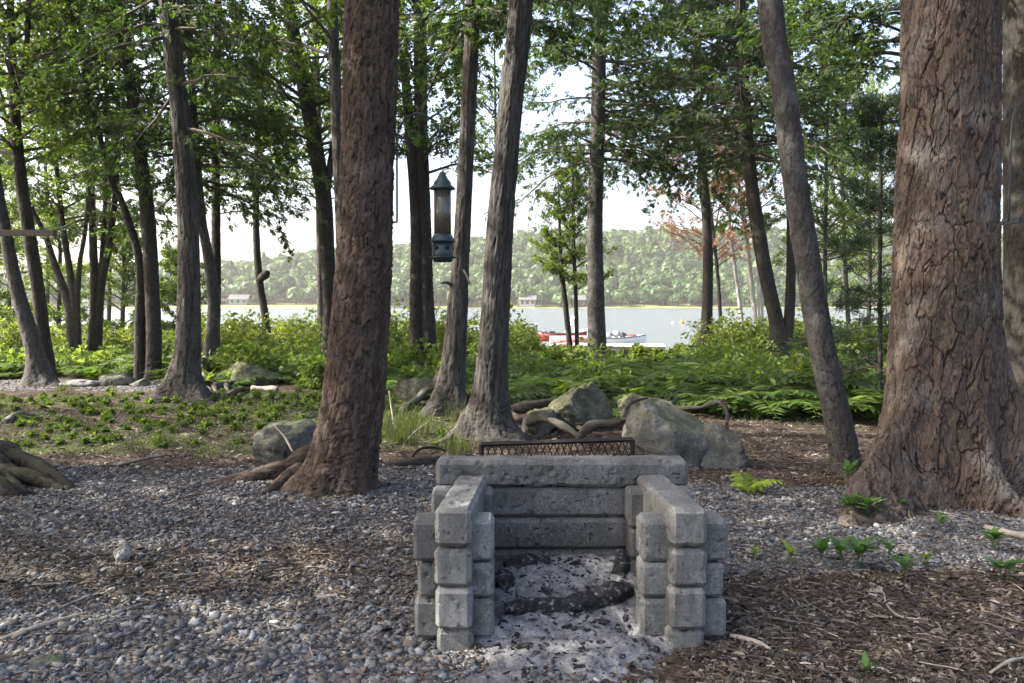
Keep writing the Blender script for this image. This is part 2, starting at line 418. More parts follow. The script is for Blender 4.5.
def bed_edge(px):                                  # depth at which the fern bed begins
    return np.interp(px, [-400, 0, 160, 200, 330, 400, 520, 600, 740, 800, 860, 1010, 1100, 1500], [15, 15, 15.2, 13.6, 12.6, 12.2, 11.0, 10.1, 9.4, 9.1, 9.0, 11, 10.5, 10])
def zones(x, y):
    """gravel, moss, lawn weights at ground points"""
    x = np.asarray(x, float); y = np.asarray(y, float); px = px_of(x, np.maximum(y, 1.5))
    n = fbm(np.stack([x * .9, y * .9, 0 * x + 3], -1), 4, 21)
    left = sstep(1.0, -.6, x)
    g_l = left * sstep(7.6, 6.8, y + .5 * n) * (1 - .68 * sstep(.85, .2, np.abs(y - 4.55 - .05 * x + .5 * n)) * sstep(.4, -1.2, x))
    g_path = sstep(-4.0, -5.0, x + .25 * (y - 13)) * sstep(13.0, 13.4, y + .3 * n) * sstep(15.6, 15.0, y)
    g_r = sstep(.85, 1.1, x) * sstep(4.15, 4.5, y + .35 * n) * sstep(6.9, 6.4, y + .4 * n + .12 * (x - 1.5)) * sstep(4.6, 3.6, x - .1 * (y - 5))
    g = np.clip(np.maximum.reduce([g_l, g_path, g_r]), 0, 1)
    m = sstep(7.3, 8.2, y + .5 * n) * sstep(.6, -.1, x / np.maximum(y, 1) * 6 + .6) * (1 - g_path)
    m = np.clip(m * (.66 + 1.3 * n), 0, 1)
    bed = sstep(-.3, .5, y - bed_edge(px))
    m = np.maximum(m * (1 - bed), bed * .35)
    lawn = sstep(284, 286, y) * sstep(318, 300, y) + sstep(300, 330, y) * .25
    return g * (1 - bed * (1 - g_path)), m, lawn
def spaced(lo, hi, d, outs):
    a = list(np.arange(lo, hi + 1e-6, d)); return np.array(sorted(set([round(float(q), 4) for q in a + list(outs)])))
xs = spaced(-9, 9, .075, list(-np.geomspace(9.4, 640, 46)) + list(np.geomspace(9.4, 640, 46)))
ys = spaced(1.5, 17, .075, list(np.linspace(-40, 1, 14)) + list(np.linspace(17.4, 60, 60)) + list(np.linspace(66, 270, 14)) + list(np.linspace(274, 440, 60)) + [480, 540, 620, 720, 850, 1000])
GX, GY = np.meshgrid(xs, ys)
GZ = ground_z(GX, GY)
fine = sstep(17, 15, GY) * sstep(9, 8, np.abs(GX))
GZ2 = GZ + fine * .012 * fbm(np.stack([GX * 6, GY * 6, 0 * GX], -1), 3, 2)
zg, zm, zl = zones(GX, GY)
gmb = MB().add(np.stack([GX, GY, GZ2], -1), grid_faces(len(ys), len(xs)), 0, np.stack([zg, zm, zl], -1).reshape(-1, 3))
tag(gmb.build('ground', M['ground'], cname='zone'), kind='structure')
lx = np.linspace(-630, 630, 3); ly = np.linspace(30, 300, 3)
LX, LY = np.meshgrid(lx, ly)
tag(MB().add(np.stack([LX, LY, LX * 0 + LAKE_Z], -1), grid_faces(3, 3)).build('lake', M['lake']), kind='structure')

# ------------------------------------------------------------------ leaf templates
def quad_leaf(L, W, fold=.15, n=1):
    """a leaf along +X: two quads folded along the midrib"""
    V = np.array([[0, 0, 0], [.45 * L, W / 2, fold * W], [L, 0, -.05 * L], [.45 * L, -W / 2, fold * W]])
    return V, np.array([[0, 3, 2, 1]])
def assemble(parts):
    V, F, n = [], [], 0
    for v, f in parts: V.append(v); F.append(f + n); n += len(v)
    return np.vstack(V), np.vstack(F)
def rotv(v, ax, ay, az):
    ca, sa, cb, sb, cc, sc = math.cos(ax), math.sin(ax), math.cos(ay), math.sin(ay), math.cos(az), math.sin(az)
    v = v @ np.array([[1, 0, 0], [0, ca, -sa], [0, sa, ca]]).T
    v = v @ np.array([[cb, 0, sb], [0, 1, 0], [-sb, 0, cb]]).T
    return v @ np.array([[cc, -sc, 0], [sc, cc, 0], [0, 0, 1]]).T
def t_spray(r):       # flat fan-shaped cedar spray, unit length
    ps = []
    for k, (x0, a, l) in enumerate([(0, 0, 1), (.1, .8, .6), (.15, -.75, .62), (.35, .65, .5), (.4, -.7, .5), (.6, .5, .34), (.62, -.5, .34)]):
        v, f = quad_leaf(l, .17 + .05 * r.random(), .1)
        v = rotv(v, r.normal(0, .35), .18 + r.normal(0, .12), a + r.normal(0, .12)) + np.array([x0, 0, -.12 * x0])
        ps.append((v, f))
    return assemble(ps)
def t_broad(r, m=6):
    ps = []
    for k in range(m):
        v, f = quad_leaf(.62 + .3 * r.random(), .42 + .14 * r.random(), .18)
        a = k * 2.4 + r.normal(0, .3)
        v = rotv(v, r.normal(0, .45), r.normal(.15, .4), a) + np.array([.35 * math.cos(a) * r.random() + .2 * k / m, .35 * math.sin(a) * r.random(), .18 * r.normal()])
        ps.append((v, f))
    return assemble(ps)
def t_needle(r):
    ps = []
    for k in range(10):
        v, f = quad_leaf(.75 + .3 * r.random(), .075, .1)
        ps.append((rotv(v, r.normal(0, 1), r.normal(0, .7), r.uniform(-1.7, 1.7)), f))
    return assemble(ps)
TR = np.random.default_rng(3)
TPL = {'spray': [t_spray(TR) for _ in range(6)], 'broad': [t_broad(TR) for _ in range(6)], 'needle': [t_needle(TR) for _ in range(5)]}

def scatter_tpl(mb, kind, pos, X, Nn, sc, r):
    T = TPL[kind]; pick = r.integers(0, len(T), len(pos))
    for k, (V, F) in enumerate(T):
        q = pick == k
        if q.any(): stamp(mb, V, F, pos[q], X[q], Nn[q], sc[q])

# ------------------------------------------------------------------ trees
SPEC = {
    # e0/e1: branch elevation low/high in the crown, nt twigs per branch, nc sprays per twig
    'cedar': dict(t='spray', mat='leaf_cedar', bark='bark_cedar', size=.145, e0=-8, e1=35, droop=.28, L=2.1, prof='cone', nt=11, nc=8, tw=.42),
    'hemlock': dict(t='spray', mat='leaf_cedar', bark='bark_dark', size=.145, e0=0, e1=25, droop=.22, L=2.6, prof='cone', nt=13, nc=8, tw=.40),
    'maple': dict(t='broad', mat='leaf_maple', bark='bark_grey', size=.105, e0=20, e1=60, droop=.12, L=2.7, prof='dome', nt=10, nc=7, tw=.42),
    'light': dict(t='broad', mat='leaf_light', bark='bark_grey', size=.10, e0=25, e1=60, droop=.1, L=2.0, prof='dome', nt=9, nc=7, tw=.42),
    'redmaple': dict(t='broad', mat='leaf_red', bark='bark_grey', size=.13, e0=25, e1=55, droop=.1, L=1.8, prof='dome', nt=8, nc=4, tw=.42),
    'pine': dict(t='needle', mat='leaf_needle', bark='bark_pine', size=.30, e0=5, e1=40, droop=.08, L=3.6, prof='dome', nt=10, nc=4, tw=.38),
    'birch': dict(t='broad', mat='leaf_light', bark='bark_birch', size=.11, e0=30, e1=60, droop=.15, L=1.4, prof='dome', nt=8, nc=4, tw=.45),
    'spruce': dict(t='needle', mat='leaf_needle', bark='bark_dark', size=.11, e0=-5, e1=30, droop=.05, L=1.0, prof='cone', nt=12, nc=4, tw=.36),
}
def bark_field(cs, TH, Z, r0, style, seed, wrap=True):
    """bark relief and tint over (angle, length): displacement in metres and (crack, tint, -)"""
    cat3 = lambda k, z: np.concatenate([cs * k, (Z * z + seed)[..., None]], -1)
    low = fbm(cat3(1.3, .9), 3, seed)
    if style in ('bark_pine', 'bark_red', 'bark_grey', 'bark_dark'):
        cw, chh, A = {'bark_pine': (.105, .30, .013), 'bark_red': (.046, .21, .013), 'bark_grey': (.05, .13, .007), 'bark_dark': (.045, .17, .009)}[style]
        nu = max(5, round(2 * pi * r0 / cw))
        warp = fbm(cat3(r0 * 16, 9), 4, seed + 3); warp2 = fbm(cat3(r0 * 5, 1.5), 3, seed + 4)
        u = TH / (2 * pi) * nu + warp * .55 + warp2 * .9; v = Z / chh + warp2 * 1.2 + warp * .5
        f1, f2, cr = worley(u, v, nu if wrap else 10 ** 7, seed); e = f2 - f1
        nu2 = int(round(nu * 2.4)); ub = u / nu * nu2 + warp * .6; f1b, f2b, crb = worley(ub, v * 2.2 + warp * .8, nu2 if wrap else 10 ** 7, seed + 11)
        nu3 = int(round(nu * 5)); f1c, f2c, crc = worley(ub / nu2 * nu3 + warp, v * 6 + warp, nu3 if wrap else 10 ** 7, seed + 23)
        ns = fbm(cat3(r0 * 9, 5), 3, seed + 6)
        crack = (1 - sstep(.0, np.clip(.10 + .16 * ns, .015, .25), e)) * sstep(-.30, .12, ns + .1)
        fine_ = fbm(cat3(r0 * 70, 34), 4, seed + 7); strp = fbm(cat3(r0 * 55, 5), 3, seed + 17)
        crack2 = (1 - sstep(.0, .16, f2b - f1b)) * sstep(-.15, .25, fine_ * .7 + .22 - ns)
        disp = A * (1 - crack) * .7 + A * .55 * (cr - .5) + A * .75 * (crb - .5) * (1 - crack) + A * .35 * (crc - .5) - A * .45 * crack2 + A * .45 * fine_ + A * .4 * strp - A * .5
        c = np.stack([np.clip(crack * .95 + crack2 * .6, 0, 1), np.clip(.48 + .55 * (cr - .5) + .7 * (crb - .5) + .35 * (crc - .5) + .6 * fine_ + .35 * strp + .25 * low, 0, 1), 0 * cr], -1)
    elif style == 'bark_birch':
        n1 = fbm(cat3(r0 * 12, 5), 4, seed); disp = .003 * n1
        c = np.stack([sstep(.25, .5, n1) * .5, np.clip(.5 + .9 * n1, 0, 1), 0 * n1], -1)
    else:                                             # stringy cedar bark: strips of several widths that lift and break off
        wv = fbm(cat3(r0 * 6, 1.1), 3, seed + 2)
        n1 = fbm(np.concatenate([cs * (r0 * 42) + 1.4 * wv[..., None], (Z * 1.3 + seed)[..., None]], -1), 4, seed)
        n2 = fbm(np.concatenate([cs * (r0 * 120) + 2.5 * wv[..., None], (Z * 3.2 + seed)[..., None]], -1), 3, seed + 5)
        n3 = fbm(cat3(r0 * 40, 22), 3, seed + 9)
        nu = max(6, round(2 * pi * r0 / .028)); f1, f2, cr = worley(TH / (2 * pi) * nu + wv * 2.2 + n3 * .3, Z / .42 + n1, nu if wrap else 10 ** 7, seed + 3)
        gap = 1 - sstep(.0, .18 + .12 * n3, f2 - f1)
        disp = .008 * (cr - .5) - .009 * gap + .006 * n1 + .005 * n2 + .004 * n3
        c = np.stack([np.clip(gap * .75 + sstep(.1, .45, -n1) * .45 + sstep(.15, .5, -n2) * .5, 0, .95), np.clip(.5 + .6 * (cr - .5) + .8 * n2 + .5 * n3 + .35 * low, 0, 1), 0 * n1], -1)
    return disp, c, low
def bark_rings(P, rad, k, style, seed, lobes=(), h0=.3, flare=0.):
    """swept trunk surface with real bark relief; P relative to the tree's base"""
    n = len(P); th = np.arange(k) * 2 * pi / k + pi / 2
    if lobes:                                        # more vertices where the buttresses run out
        tf = np.linspace(0, 2 * pi, 4001) + pi / 2; rf = np.full(4001, float(rad[:6].mean()))
        for (a, amp, pw, hs) in lobes: rf = rf + amp * .8 * np.maximum(0, np.cos(tf - a)) ** pw
        pf = np.stack([rf * np.cos(tf), rf * np.sin(tf)], 1); w_ = np.r_[0, np.cumsum(np.linalg.norm(np.diff(pf, axis=0), axis=1))]; w_ = .65 * w_ / w_[-1] + .35 * np.linspace(0, 1, 4001)
        th = np.interp(np.arange(k) / k, w_, tf)
    TH = np.broadcast_to(th, (n, k)); Z = np.broadcast_to(P[:, 2:3], (n, k)); Rr = np.broadcast_to(rad[:, None], (n, k)).copy()
    hh = np.maximum(Z, 0)
    if flare: Rr = Rr * (1 + flare * np.exp(-hh / h0) * (.45 + .55 * fbm(np.stack([np.cos(TH) * 2.2, np.sin(TH) * 2.2, Z * 1.5 + seed], -1), 2, seed)))
    for (a, amp, pw, hs) in lobes:
        aa = a + .35 * fbm(np.stack([Z * 3 + seed, 0 * Z, 0 * Z], -1), 2, seed + 31) * np.exp(-hh / .5)
        Rr = Rr + amp * np.exp(-hh / hs) * np.maximum(0, np.cos(TH - aa)) ** pw
    cs = np.stack([np.cos(TH), np.sin(TH)], -1)
    r0 = float(np.median(rad))
    if lobes:
        XY = Rr[..., None] * cs; arc = np.cumsum(np.linalg.norm(np.diff(XY, axis=1, prepend=XY[:, -1:]), axis=-1), 1)
        disp, c, low = bark_field(XY / r0, (arc - arc[:, k // 2:k // 2 + 1]) / r0 + pi, Z - np.maximum(0, Rr - rad[:, None]), r0, style, seed, False)
    else: disp, c, low = bark_field(cs, TH, Z, r0, style, seed)
    Rr = Rr * (1 + .05 * low + .06 * low * np.exp(-hh / .3))
    if not lobes: Rr = Rr + disp
    V = np.stack([P[:, None, 0] + Rr * cs[..., 0], P[:, None, 1] + Rr * cs[..., 1], Z], -1)
    if lobes:                                        # bark stands out along the true surface normal, also on the sides of buttresses
        du = np.roll(V, -1, 1) - np.roll(V, 1, 1); dv = np.gradient(V, axis=0); Nn = unit(np.cross(du, dv)); V = V + Nn * (disp * 1.15)[..., None]
    return V.reshape(-1, 3), grid_faces(n, k, True), c.reshape(-1, 3)
def bark_tube(path, radii, style, seed, k=28, step=.02, knots=.07, flat=1.):
    """a root or limb along any path with the same bark relief, wobbling, knotted and tapering"""
    path = np.asarray(path, float); L = np.linalg.norm(np.diff(path, axis=0), axis=1).sum(); n = int(np.clip(L / step, 12, 260))
    P = catmull(path, n); t = np.linspace(0, 1, n); r = np.interp(t, np.linspace(0, 1, len(radii)), radii)
    P = P + (r[:, None] * .55) * np.stack([fbm(np.stack([t * L * 4 + seed, 0 * t + q, 0 * t], -1), 3, seed + q) for q in range(3)], 1) * np.minimum(1, t * 6)[:, None]
    r = r * (1 + knots * 2.2 * fbm(np.stack([t * L * 6, 0 * t + seed, 0 * t], -1), 3, seed + 4))
    T = unit(np.gradient(P, axis=0)); ref = np.where(np.abs(T[:, 2:3]) > .85, np.array([1., 0, 0]), np.array([0, 0, 1.])); A = unit(np.cross(T, ref)); B = np.cross(T, A)
    th = np.arange(k) * 2 * pi / k; TH = np.broadcast_to(th, (n, k)); Z = np.broadcast_to((t * L)[:, None], (n, k)); cs = np.stack([np.cos(TH), np.sin(TH)], -1)
    disp, c, low = bark_field(cs, TH, Z, max(.04, float(np.median(r))), style, seed)
    Rr = r[:, None] * (1 + .13 * low) + disp * np.minimum(1, r[:, None] / .09)
    V = P[:, None] + Rr[..., None] * (cs[..., :1] * A[:, None] + cs[..., 1:] * B[:, None] * flat)
    V = np.vstack([V.reshape(-1, 3), P[0], P[-1]]); c = np.vstack([c.reshape(-1, 3), [.5, .4, 0], [.5, .4, 0]])
    i = np.arange(k); j = (i + 1) % k; m = n * k
    F = np.vstack([grid_faces(n, k, True)]); T3 = np.vstack([np.stack([j, i, 0 * i + m], 1), np.stack([(n - 1) * k + i, (n - 1) * k + j, 0 * i + m + 1], 1)])
    mb = MB(); mb.v = [V]; mb.n = len(V); mb.f = [F, T3]; mb.m = [np.zeros(len(F), np.int32), np.zeros(len(T3), np.int32)]; mb.c = [c]
    return mb

def stem_path(px_pts, Y, base, H, lean_keep=.6, depth_wob=.0, seed=0):
    """pixel polyline (x, y, width) in the plane at depth Y -> dense 3-D path (rel. to base) and radii, extended upward to height H"""
    pts, rad = [], []
    for (x, y, w) in px_pts:
        p = at(x, y, Y); pts.append(p - base); rad.append(w * Y / FPX / 2 / math.sqrt(1 + ((x - 512) / FPX) ** 2))
    pts = np.array(pts); rad = np.array(rad)
    if pts[0, 2] > -.1 and pts[0, 2] < .6:                      # run the foot into the soil
        f = pts[0].copy(); f[2] = -.15; pts = np.vstack([f, pts]); rad = np.r_[rad[0] * 1.05, rad]
    top = pts[-1]
    if H > top[2] + .5:
        d = unit(pts[-1] - pts[-2]) if len(pts) > 1 else np.array([0, 0, 1.])
        s = np.array([.35, .7, 1.]); hz = H - top[2]
        sl = d[:2] / max(d[2], .3) * lean_keep
        ext = np.stack([top[0] + sl[0] * hz * s * (1 - .35 * s), top[1] + sl[1] * hz * s, top[2] + hz * s], 1)
        pts = np.vstack([pts, ext]); rad = np.r_[rad, rad[-1] * np.array([.75, .45, .12])]
    return pts, rad

def dense(pts, rad, Y, vis_z, near=1.0):
    """resample: fine rings inside the picture, coarse above"""
    seg = np.linalg.norm(np.diff(pts, axis=0), axis=1); L = seg.sum()
    P = catmull(pts, 800); t = np.linspace(0, len(pts) - 1, 800)
    r = np.interp(t, np.arange(len(pts)), rad)
    s = np.r_[0, np.cumsum(np.linalg.norm(np.diff(P, axis=0), axis=1))]
    dz = max(.011, Y * .0019) * near
    zv = np.interp(vis_z, P[:, 2], s) if P[-1, 2] > vis_z else s[-1]
    tt = np.r_[np.arange(0, min(.6, zv), dz * .55), np.arange(min(.6, zv), zv, dz), np.arange(zv, s[-1], .25), s[-1]] if s[-1] > zv + .3 else np.r_[np.arange(0, s[-1], dz), s[-1]]
    Pd = np.stack([np.interp(tt, s, P[:, q]) for q in range(3)], 1)
    return Pd, np.interp(tt, s, r)

def make_crown(r, P, rad, Y, base, spec, z0, H, nb, L, density, vis_z, bias=None, size=1., zlow_L=None):
    S = SPEC[spec]
    nb = max(6, int(nb * 1.12 * (1.32 if base[0] > .6 and Y > 11 else 1.)))
    zs = z0 + (H - z0) * np.sort(r.random(nb)) ** 1.05 * .98
    t = (zs - z0) / (H - z0)
    prof = {'cone': (1 - t) ** .75 * .9 + .12, 'dome': np.sqrt(np.clip(1 - (t * .97) ** 2.2, 0, 1)) * (.72 + .28 * np.minimum(1, t * 4))}[S['prof']]
    LL = L * prof * r.uniform(.65, 1.15, nb)
    az = np.arange(nb) * 2.39996 + r.normal(0, .35, nb)
    if bias is not None: az = np.where(r.random(nb) < bias[1], bias[0] + r.normal(0, .6, nb), az)
    el = np.radians(S['e0'] + (S['e1'] - S['e0']) * t + r.normal(0, 8, nb))
    o = np.stack([np.interp(zs, P[:, 2], P[:, q]) for q in range(3)], 1)
    br = np.interp(zs, P[:, 2], rad)
    M6 = 7; s = np.linspace(0, 1, M6)
    hd = np.stack([np.cos(az), np.sin(az), 0 * az], 1)
    B = o[:, None] + (LL * np.cos(el))[:, None, None] * s[:, None] * hd[:, None]
    B[..., 2] += (LL * np.sin(el))[:, None] * s - S['droop'] * LL[:, None] * s ** 2 + (.10 * LL[:, None] * s ** 3 if S['t'] == 'spray' else 0)
    wob = np.cumsum(r.normal(0, .035, (nb, M6, 3)), 1) * LL[:, None, None] * s[:, None]
    B = B + wob
    Rb = np.minimum(.45 * br[:, None], (.010 + .013 * LL)[:, None]) * (1 - .85 * s)
    wood = MB(); v, f = tubes(B, np.maximum(Rb, .004), 5); wood.add(v, f, 0, np.tile([.2, .5, 0], (len(v), 1)))
    # twigs
    nt = S['nt']; ts = np.linspace(.2, 1, nt)[None] + r.normal(0, .03, (nb, nt)); ts = np.clip(ts, .1, .99)
    ix = ts * (M6 - 1); i0 = np.minimum(ix.astype(int), M6 - 2); fr = (ix - i0)[..., None]
    bi = np.arange(nb)[:, None]
    tp = B[bi, i0] * (1 - fr) + B[bi, i0 + 1] * fr
    td = unit(B[bi, i0 + 1] - B[bi, i0])
    side = np.where((np.arange(nt) % 2)[None] == 0, 1., -1.) * np.ones((nb, 1))
    ang = side * r.uniform(.5, 1.15, (nb, nt)); ca, sa = np.cos(ang), np.sin(ang)
    d = np.stack([td[..., 0] * ca - td[..., 1] * sa, td[..., 0] * sa + td[..., 1] * ca, td[..., 2] + r.normal(0, .28, (nb, nt))], -1); d = unit(d)
    tl = S['tw'] * LL[:, None] * (1.15 - .75 * ts) * r.uniform(.6, 1.3, (nb, nt)) + .12
    s3 = np.linspace(0, 1, 4)
    Tw = tp[..., None, :] + d[..., None, :] * (tl[..., None] * s3)[..., None]
    Tw[..., 2] -= S['droop'] * .9 * tl[..., None] * s3 ** 2
    Tw = Tw.reshape(-1, 4, 3); tl = tl.reshape(-1)
    v, f = tubes(Tw, (.003 + .0035 * tl)[:, None] * (1 - .7 * s3), 3); wood.add(v, f, 0, np.tile([.2, .5, 0], (len(v), 1)))
    # sprays
    nc = max(2, int(round(S['nc'] * density)))
    N = len(Tw)
    u = r.uniform(.15, 1.05, (N, nc)); i0 = np.minimum((u * 3).astype(int), 2); fr = (u * 3 - i0)[..., None]
    ni = np.arange(N)[:, None]
    cp = Tw[ni, i0] * (1 - fr) + Tw[ni, i0 + 1] * fr
    cd = unit(Tw[ni, i0 + 1] - Tw[ni, i0])
    cd = cd + r.normal(0, .55, cd.shape); cd[..., 2] -= .15 if S['t'] == 'spray' else .05
    nn = np.array([0, 0, 1.]) + r.normal(0, .42, cd.shape)
    sz = S['size'] * size * r.uniform(.65, 1.3, (N, nc))
    cp = cp + r.normal(0, .03, cp.shape)
    cp, cd, nn, sz = cp.reshape(-1, 3), cd.reshape(-1, 3), nn.reshape(-1, 3), sz.reshape(-1)
    wp = cp + base
    outf = (cp[:, 2] > vis_z + .6) | (np.abs(wp[:, 0]) > .72 * np.maximum(wp[:, 1], .5) + .5)
    keep = ~outf | (r.random(len(cp)) < .10)
    sz = np.where(outf, sz * 2.2, sz)
    cp, cd, nn, sz = cp[keep], cd[keep], nn[keep], sz[keep]
    lv = MB(); scatter_tpl(lv, S['t'], cp, unit(cd), nn, sz, r)
    return wood, lv

NTREE = [0]
def tree(name, label, spec, Y, stems, cat='tree', z0=4., H=11., nb=40, L=None, density=1., flare=.35, lobes=(), h0=.3, barkm=None, group=None, near=1., base_px=None, bias=None, size=1., roots=(), stubs=(), crown_stem=None):
    NTREE[0] += 1; seed = NTREE[0] * 13; r = np.random.default_rng(seed)
    S = SPEC[spec]; bm = M[barkm or S['bark']]; L = L or S['L']
    x0, y0, _ = stems[0][0]
    base = at(x0, y0, Y); base[2] = float(ground_z(base[0], base[1]))
    root = empty(name, base, label, cat, group)
    vis_z = CAMZ + (HOR + 25) / FPX * Y - base[2]
    first = None
    for si, st in enumerate(stems):
        pts, rad = stem_path(st, Y, base, H if si == 0 else H * .93, seed=seed)
        if si == 0 and st[0][1] < 500 and pts[0, 2] > -.05:      # foot hidden behind plants: carry it down to the soil
            f = pts[0].copy(); f[2] = -.15; pts = np.vstack([f, pts]); rad = np.r_[rad[0], rad]
        Pd, rd = dense(pts, rad, Y, vis_z, near)
        k = 1050 if near < .9 else int(np.clip(2 * pi * np.median(rad[:3]) / (max(.012, Y * .0018) * near), 14, 260))
        V, F, C = bark_rings(Pd, rd, k, barkm or S['bark'], seed + si, lobes if si == 0 else (), h0, flare if si == 0 else 0)
        MB().add(V, F, 0, C).build('trunk' if si == 0 else 'stem', bm, root)
        if si == (crown_stem or 0): first = (Pd, rd)
        if si > 0 and nb: extra = (Pd, rd)
    for path, radii in roots:
        bark_tube(np.array(path) - base, radii, S['bark'] if spec != 'pine' else (barkm or S['bark']), seed + len(path), 40 if Y < 7.5 else 26, .016 if Y < 7.5 else .03).build('root', {'pine': bm, 'hemlock': M['root_dark']}.get(spec, M['root']), root)
    for path, radii in stubs:
        mb = MB(); capped(mb, np.array(path) - base, radii, 8, 14, .1, seed, 0, (.15, .8, 0)); mb.build('branch_stub', bm, root)
    if nb:
        wood, lv = make_crown(r, first[0], first[1], Y, base, spec, z0, H, nb, L, density, vis_z, bias, size)
        lv.join(wood, 1); lv.build('crown', [M[S['mat']], M['twig']], root, smooth=False)
        if len(stems) > 1 and crown_stem is None:
            wood, lv = make_crown(r, extra[0], extra[1], Y, base, spec, z0 + .4, H * .93, int(nb * .6), L * .85, density, vis_z, bias, size)
            lv.join(wood, 1); lv.build('crown', [M[S['mat']], M['twig']], root, smooth=False)
    return root, base
def gp(px, py, dz=0.):
    p = on_ground(px, py); p[2] += dz; return p

# ---- the two big pines
tree('pine_tree', 'thick red-brown pine trunk with rugged plated bark, bird feeder hook on its right side', 'pine', 6.3,
     [[(337, 492, 66), (347, 440, 64), (354, 390, 62), (358, 340, 59), (362, 290, 57), (365, 230, 54), (368, 150, 53), (370, 60, 53), (371, 0, 53)]],
     z0=6.8, H=15, nb=34, L=3.6, flare=.16, h0=.22, barkm='bark_red', lobes=((pi * 1.02, .22, 6, .16), (-.35, .05, 4, .2), (-1.9, .06, 5, .2)),
     roots=[([gp(312, 470, .10) + [0, .1, 0], gp(285, 476, .07), gp(255, 480, .03), gp(222, 482, -.01), gp(196, 484, -.07)], [.11, .085, .06, .04, .02]),
            ([gp(300, 478, .06), gp(270, 492, .0), gp(240, 497, -.06)], [.07, .04, .02])])
tree('pine_tree', 'massive pine trunk with deep plated bark and spreading buttress roots', 'pine', 6.05,
     [[(941, 498, 118), (941, 470, 114), (941, 430, 112), (942, 380, 110), (944, 300, 107), (946, 220, 102), (949, 120, 100), (950, 0, 99)]],
     z0=6.6, H=17, nb=36, L=4.0, flare=.0, h0=.3, near=.8,
     lobes=((pi + .56, .92, 34, .42), (-1.25, .42, 24, .30), (-.30, .85, 16, .44), (pi + 1.0, .10, 20, .5), (.6, .4, 8, .3), (2.4, .3, 8, .3), (0, .07, 3, .5), (pi, .05, 3, .45)))
# ---- the leaning grey trunk beside it
tree('leaning_tree', 'slim grey trunk leaning left beside the massive pine', 'hemlock', 6.9,
     [[(847, 478, 33), (840, 430, 30), (829, 380, 28), (817, 320, 27), (806, 250, 26), (795, 180, 25), (784, 90, 25), (770, 0, 25)]],
     z0=5.6, H=12, nb=30, L=2.6, flare=.18, h0=.15, barkm='bark_grey')
# ---- cedars in the middle
def rpath(pxs, dz): return [gp(x, y, z) for (x, y), z in zip(pxs, dz)]
tree('cedar_tree', 'straight grey cedar trunk with furrowed bark flaring into roots behind the fireplace', 'cedar', 8.7,
     [[(487, 440, 46), (488, 415, 40), (491, 380, 33), (494, 330, 29), (500, 230, 26), (509, 120, 24), (521, 0, 23)]],
     z0=5.0, H=12, nb=40, L=1.9, flare=.12, h0=.22, lobes=((pi * 1.08, .22, 9, .16), (-1.2, .10, 6, .15), (.05, .20, 8, .16), (-.45, .15, 8, .15), (2.1, .15, 6, .2)),
     roots=[(rpath([(470, 424), (452, 438), (434, 446), (420, 450)], [.16, .04, .0, -.05]), [.08, .05, .035, .015]),
            (rpath([(500, 424), (520, 426), (545, 422), (568, 430), (590, 434)], [.15, .10, .12, .10, .02]), [.07, .05, .045, .04, .02])])
tree('cedar_tree', 'slender grey cedar trunk with arching roots and two broken stub branches', 'cedar', 10.5,
     [[(453, 415, 30), (453, 390, 25), (455, 350, 22), (458, 300, 20), (463, 220, 16), (468, 120, 15), (473, 0, 14)]],
     z0=5.0, H=11, nb=36, L=1.8, flare=.10, h0=.3, lobes=((pi * 1.1, .30, 7, .3), (-1.0, .12, 6, .2), (1.5, .2, 6, .2)),
     roots=[([gp(444, 395, .35), gp(434, 398, .2), gp(420, 404, .10), gp(402, 412, .02), gp(390, 416, -.05)], [.10, .08, .055, .04, .02]),
            ([gp(446, 400, .4), gp(438, 408, .15), gp(426, 416, .0), gp(415, 420, -.05)], [.07, .06, .04, .02]),
            ([gp(458, 405, .2), gp(464, 420, .02), gp(468, 428, -.06)], [.07, .05, .03])],
     stubs=[([at(456, 290, 10.5), at(448, 283, 10.4), at(440, 283, 10.35)], [.03, .02, .012]), ([at(462, 268, 10.5), at(466, 274, 10.3), at(470, 284, 10.2)], [.02, .016, .01])])
tree('cedar_tree', 'pale weathered cedar trunk with a hollow root arch beside the gravel path', 'cedar', 12.0,
     [[(184, 400, 40), (185, 375, 31), (188, 345, 26), (189, 300, 24), (188, 220, 22), (182, 130, 20), (173, 50, 18), (167, 0, 16)]],
     z0=3.9, H=11, nb=44, L=2.0, flare=.15, h0=.25, lobes=((pi * 1.15, .34, 6, .22), (-.5, .35, 6, .2), (.5, .15, 6, .2)), bias=(-.5, .3),
     roots=[([gp(192, 378, .35), gp(202, 388, .18), gp(216, 391, .10), gp(232, 388, .10), gp(246, 386, .0)], [.13, .09, .07, .05, .025]),
            ([gp(190, 385, .25), gp(206, 396, .08), gp(222, 399, .03), gp(238, 394, .08), gp(252, 388, -.02)], [.10, .07, .05, .04, .02]),
            ([gp(214, 391, .1), gp(222, 404, -.03)], [.05, .02]), ([gp(226, 390, .1), gp(234, 402, -.03)], [.04, .02])])
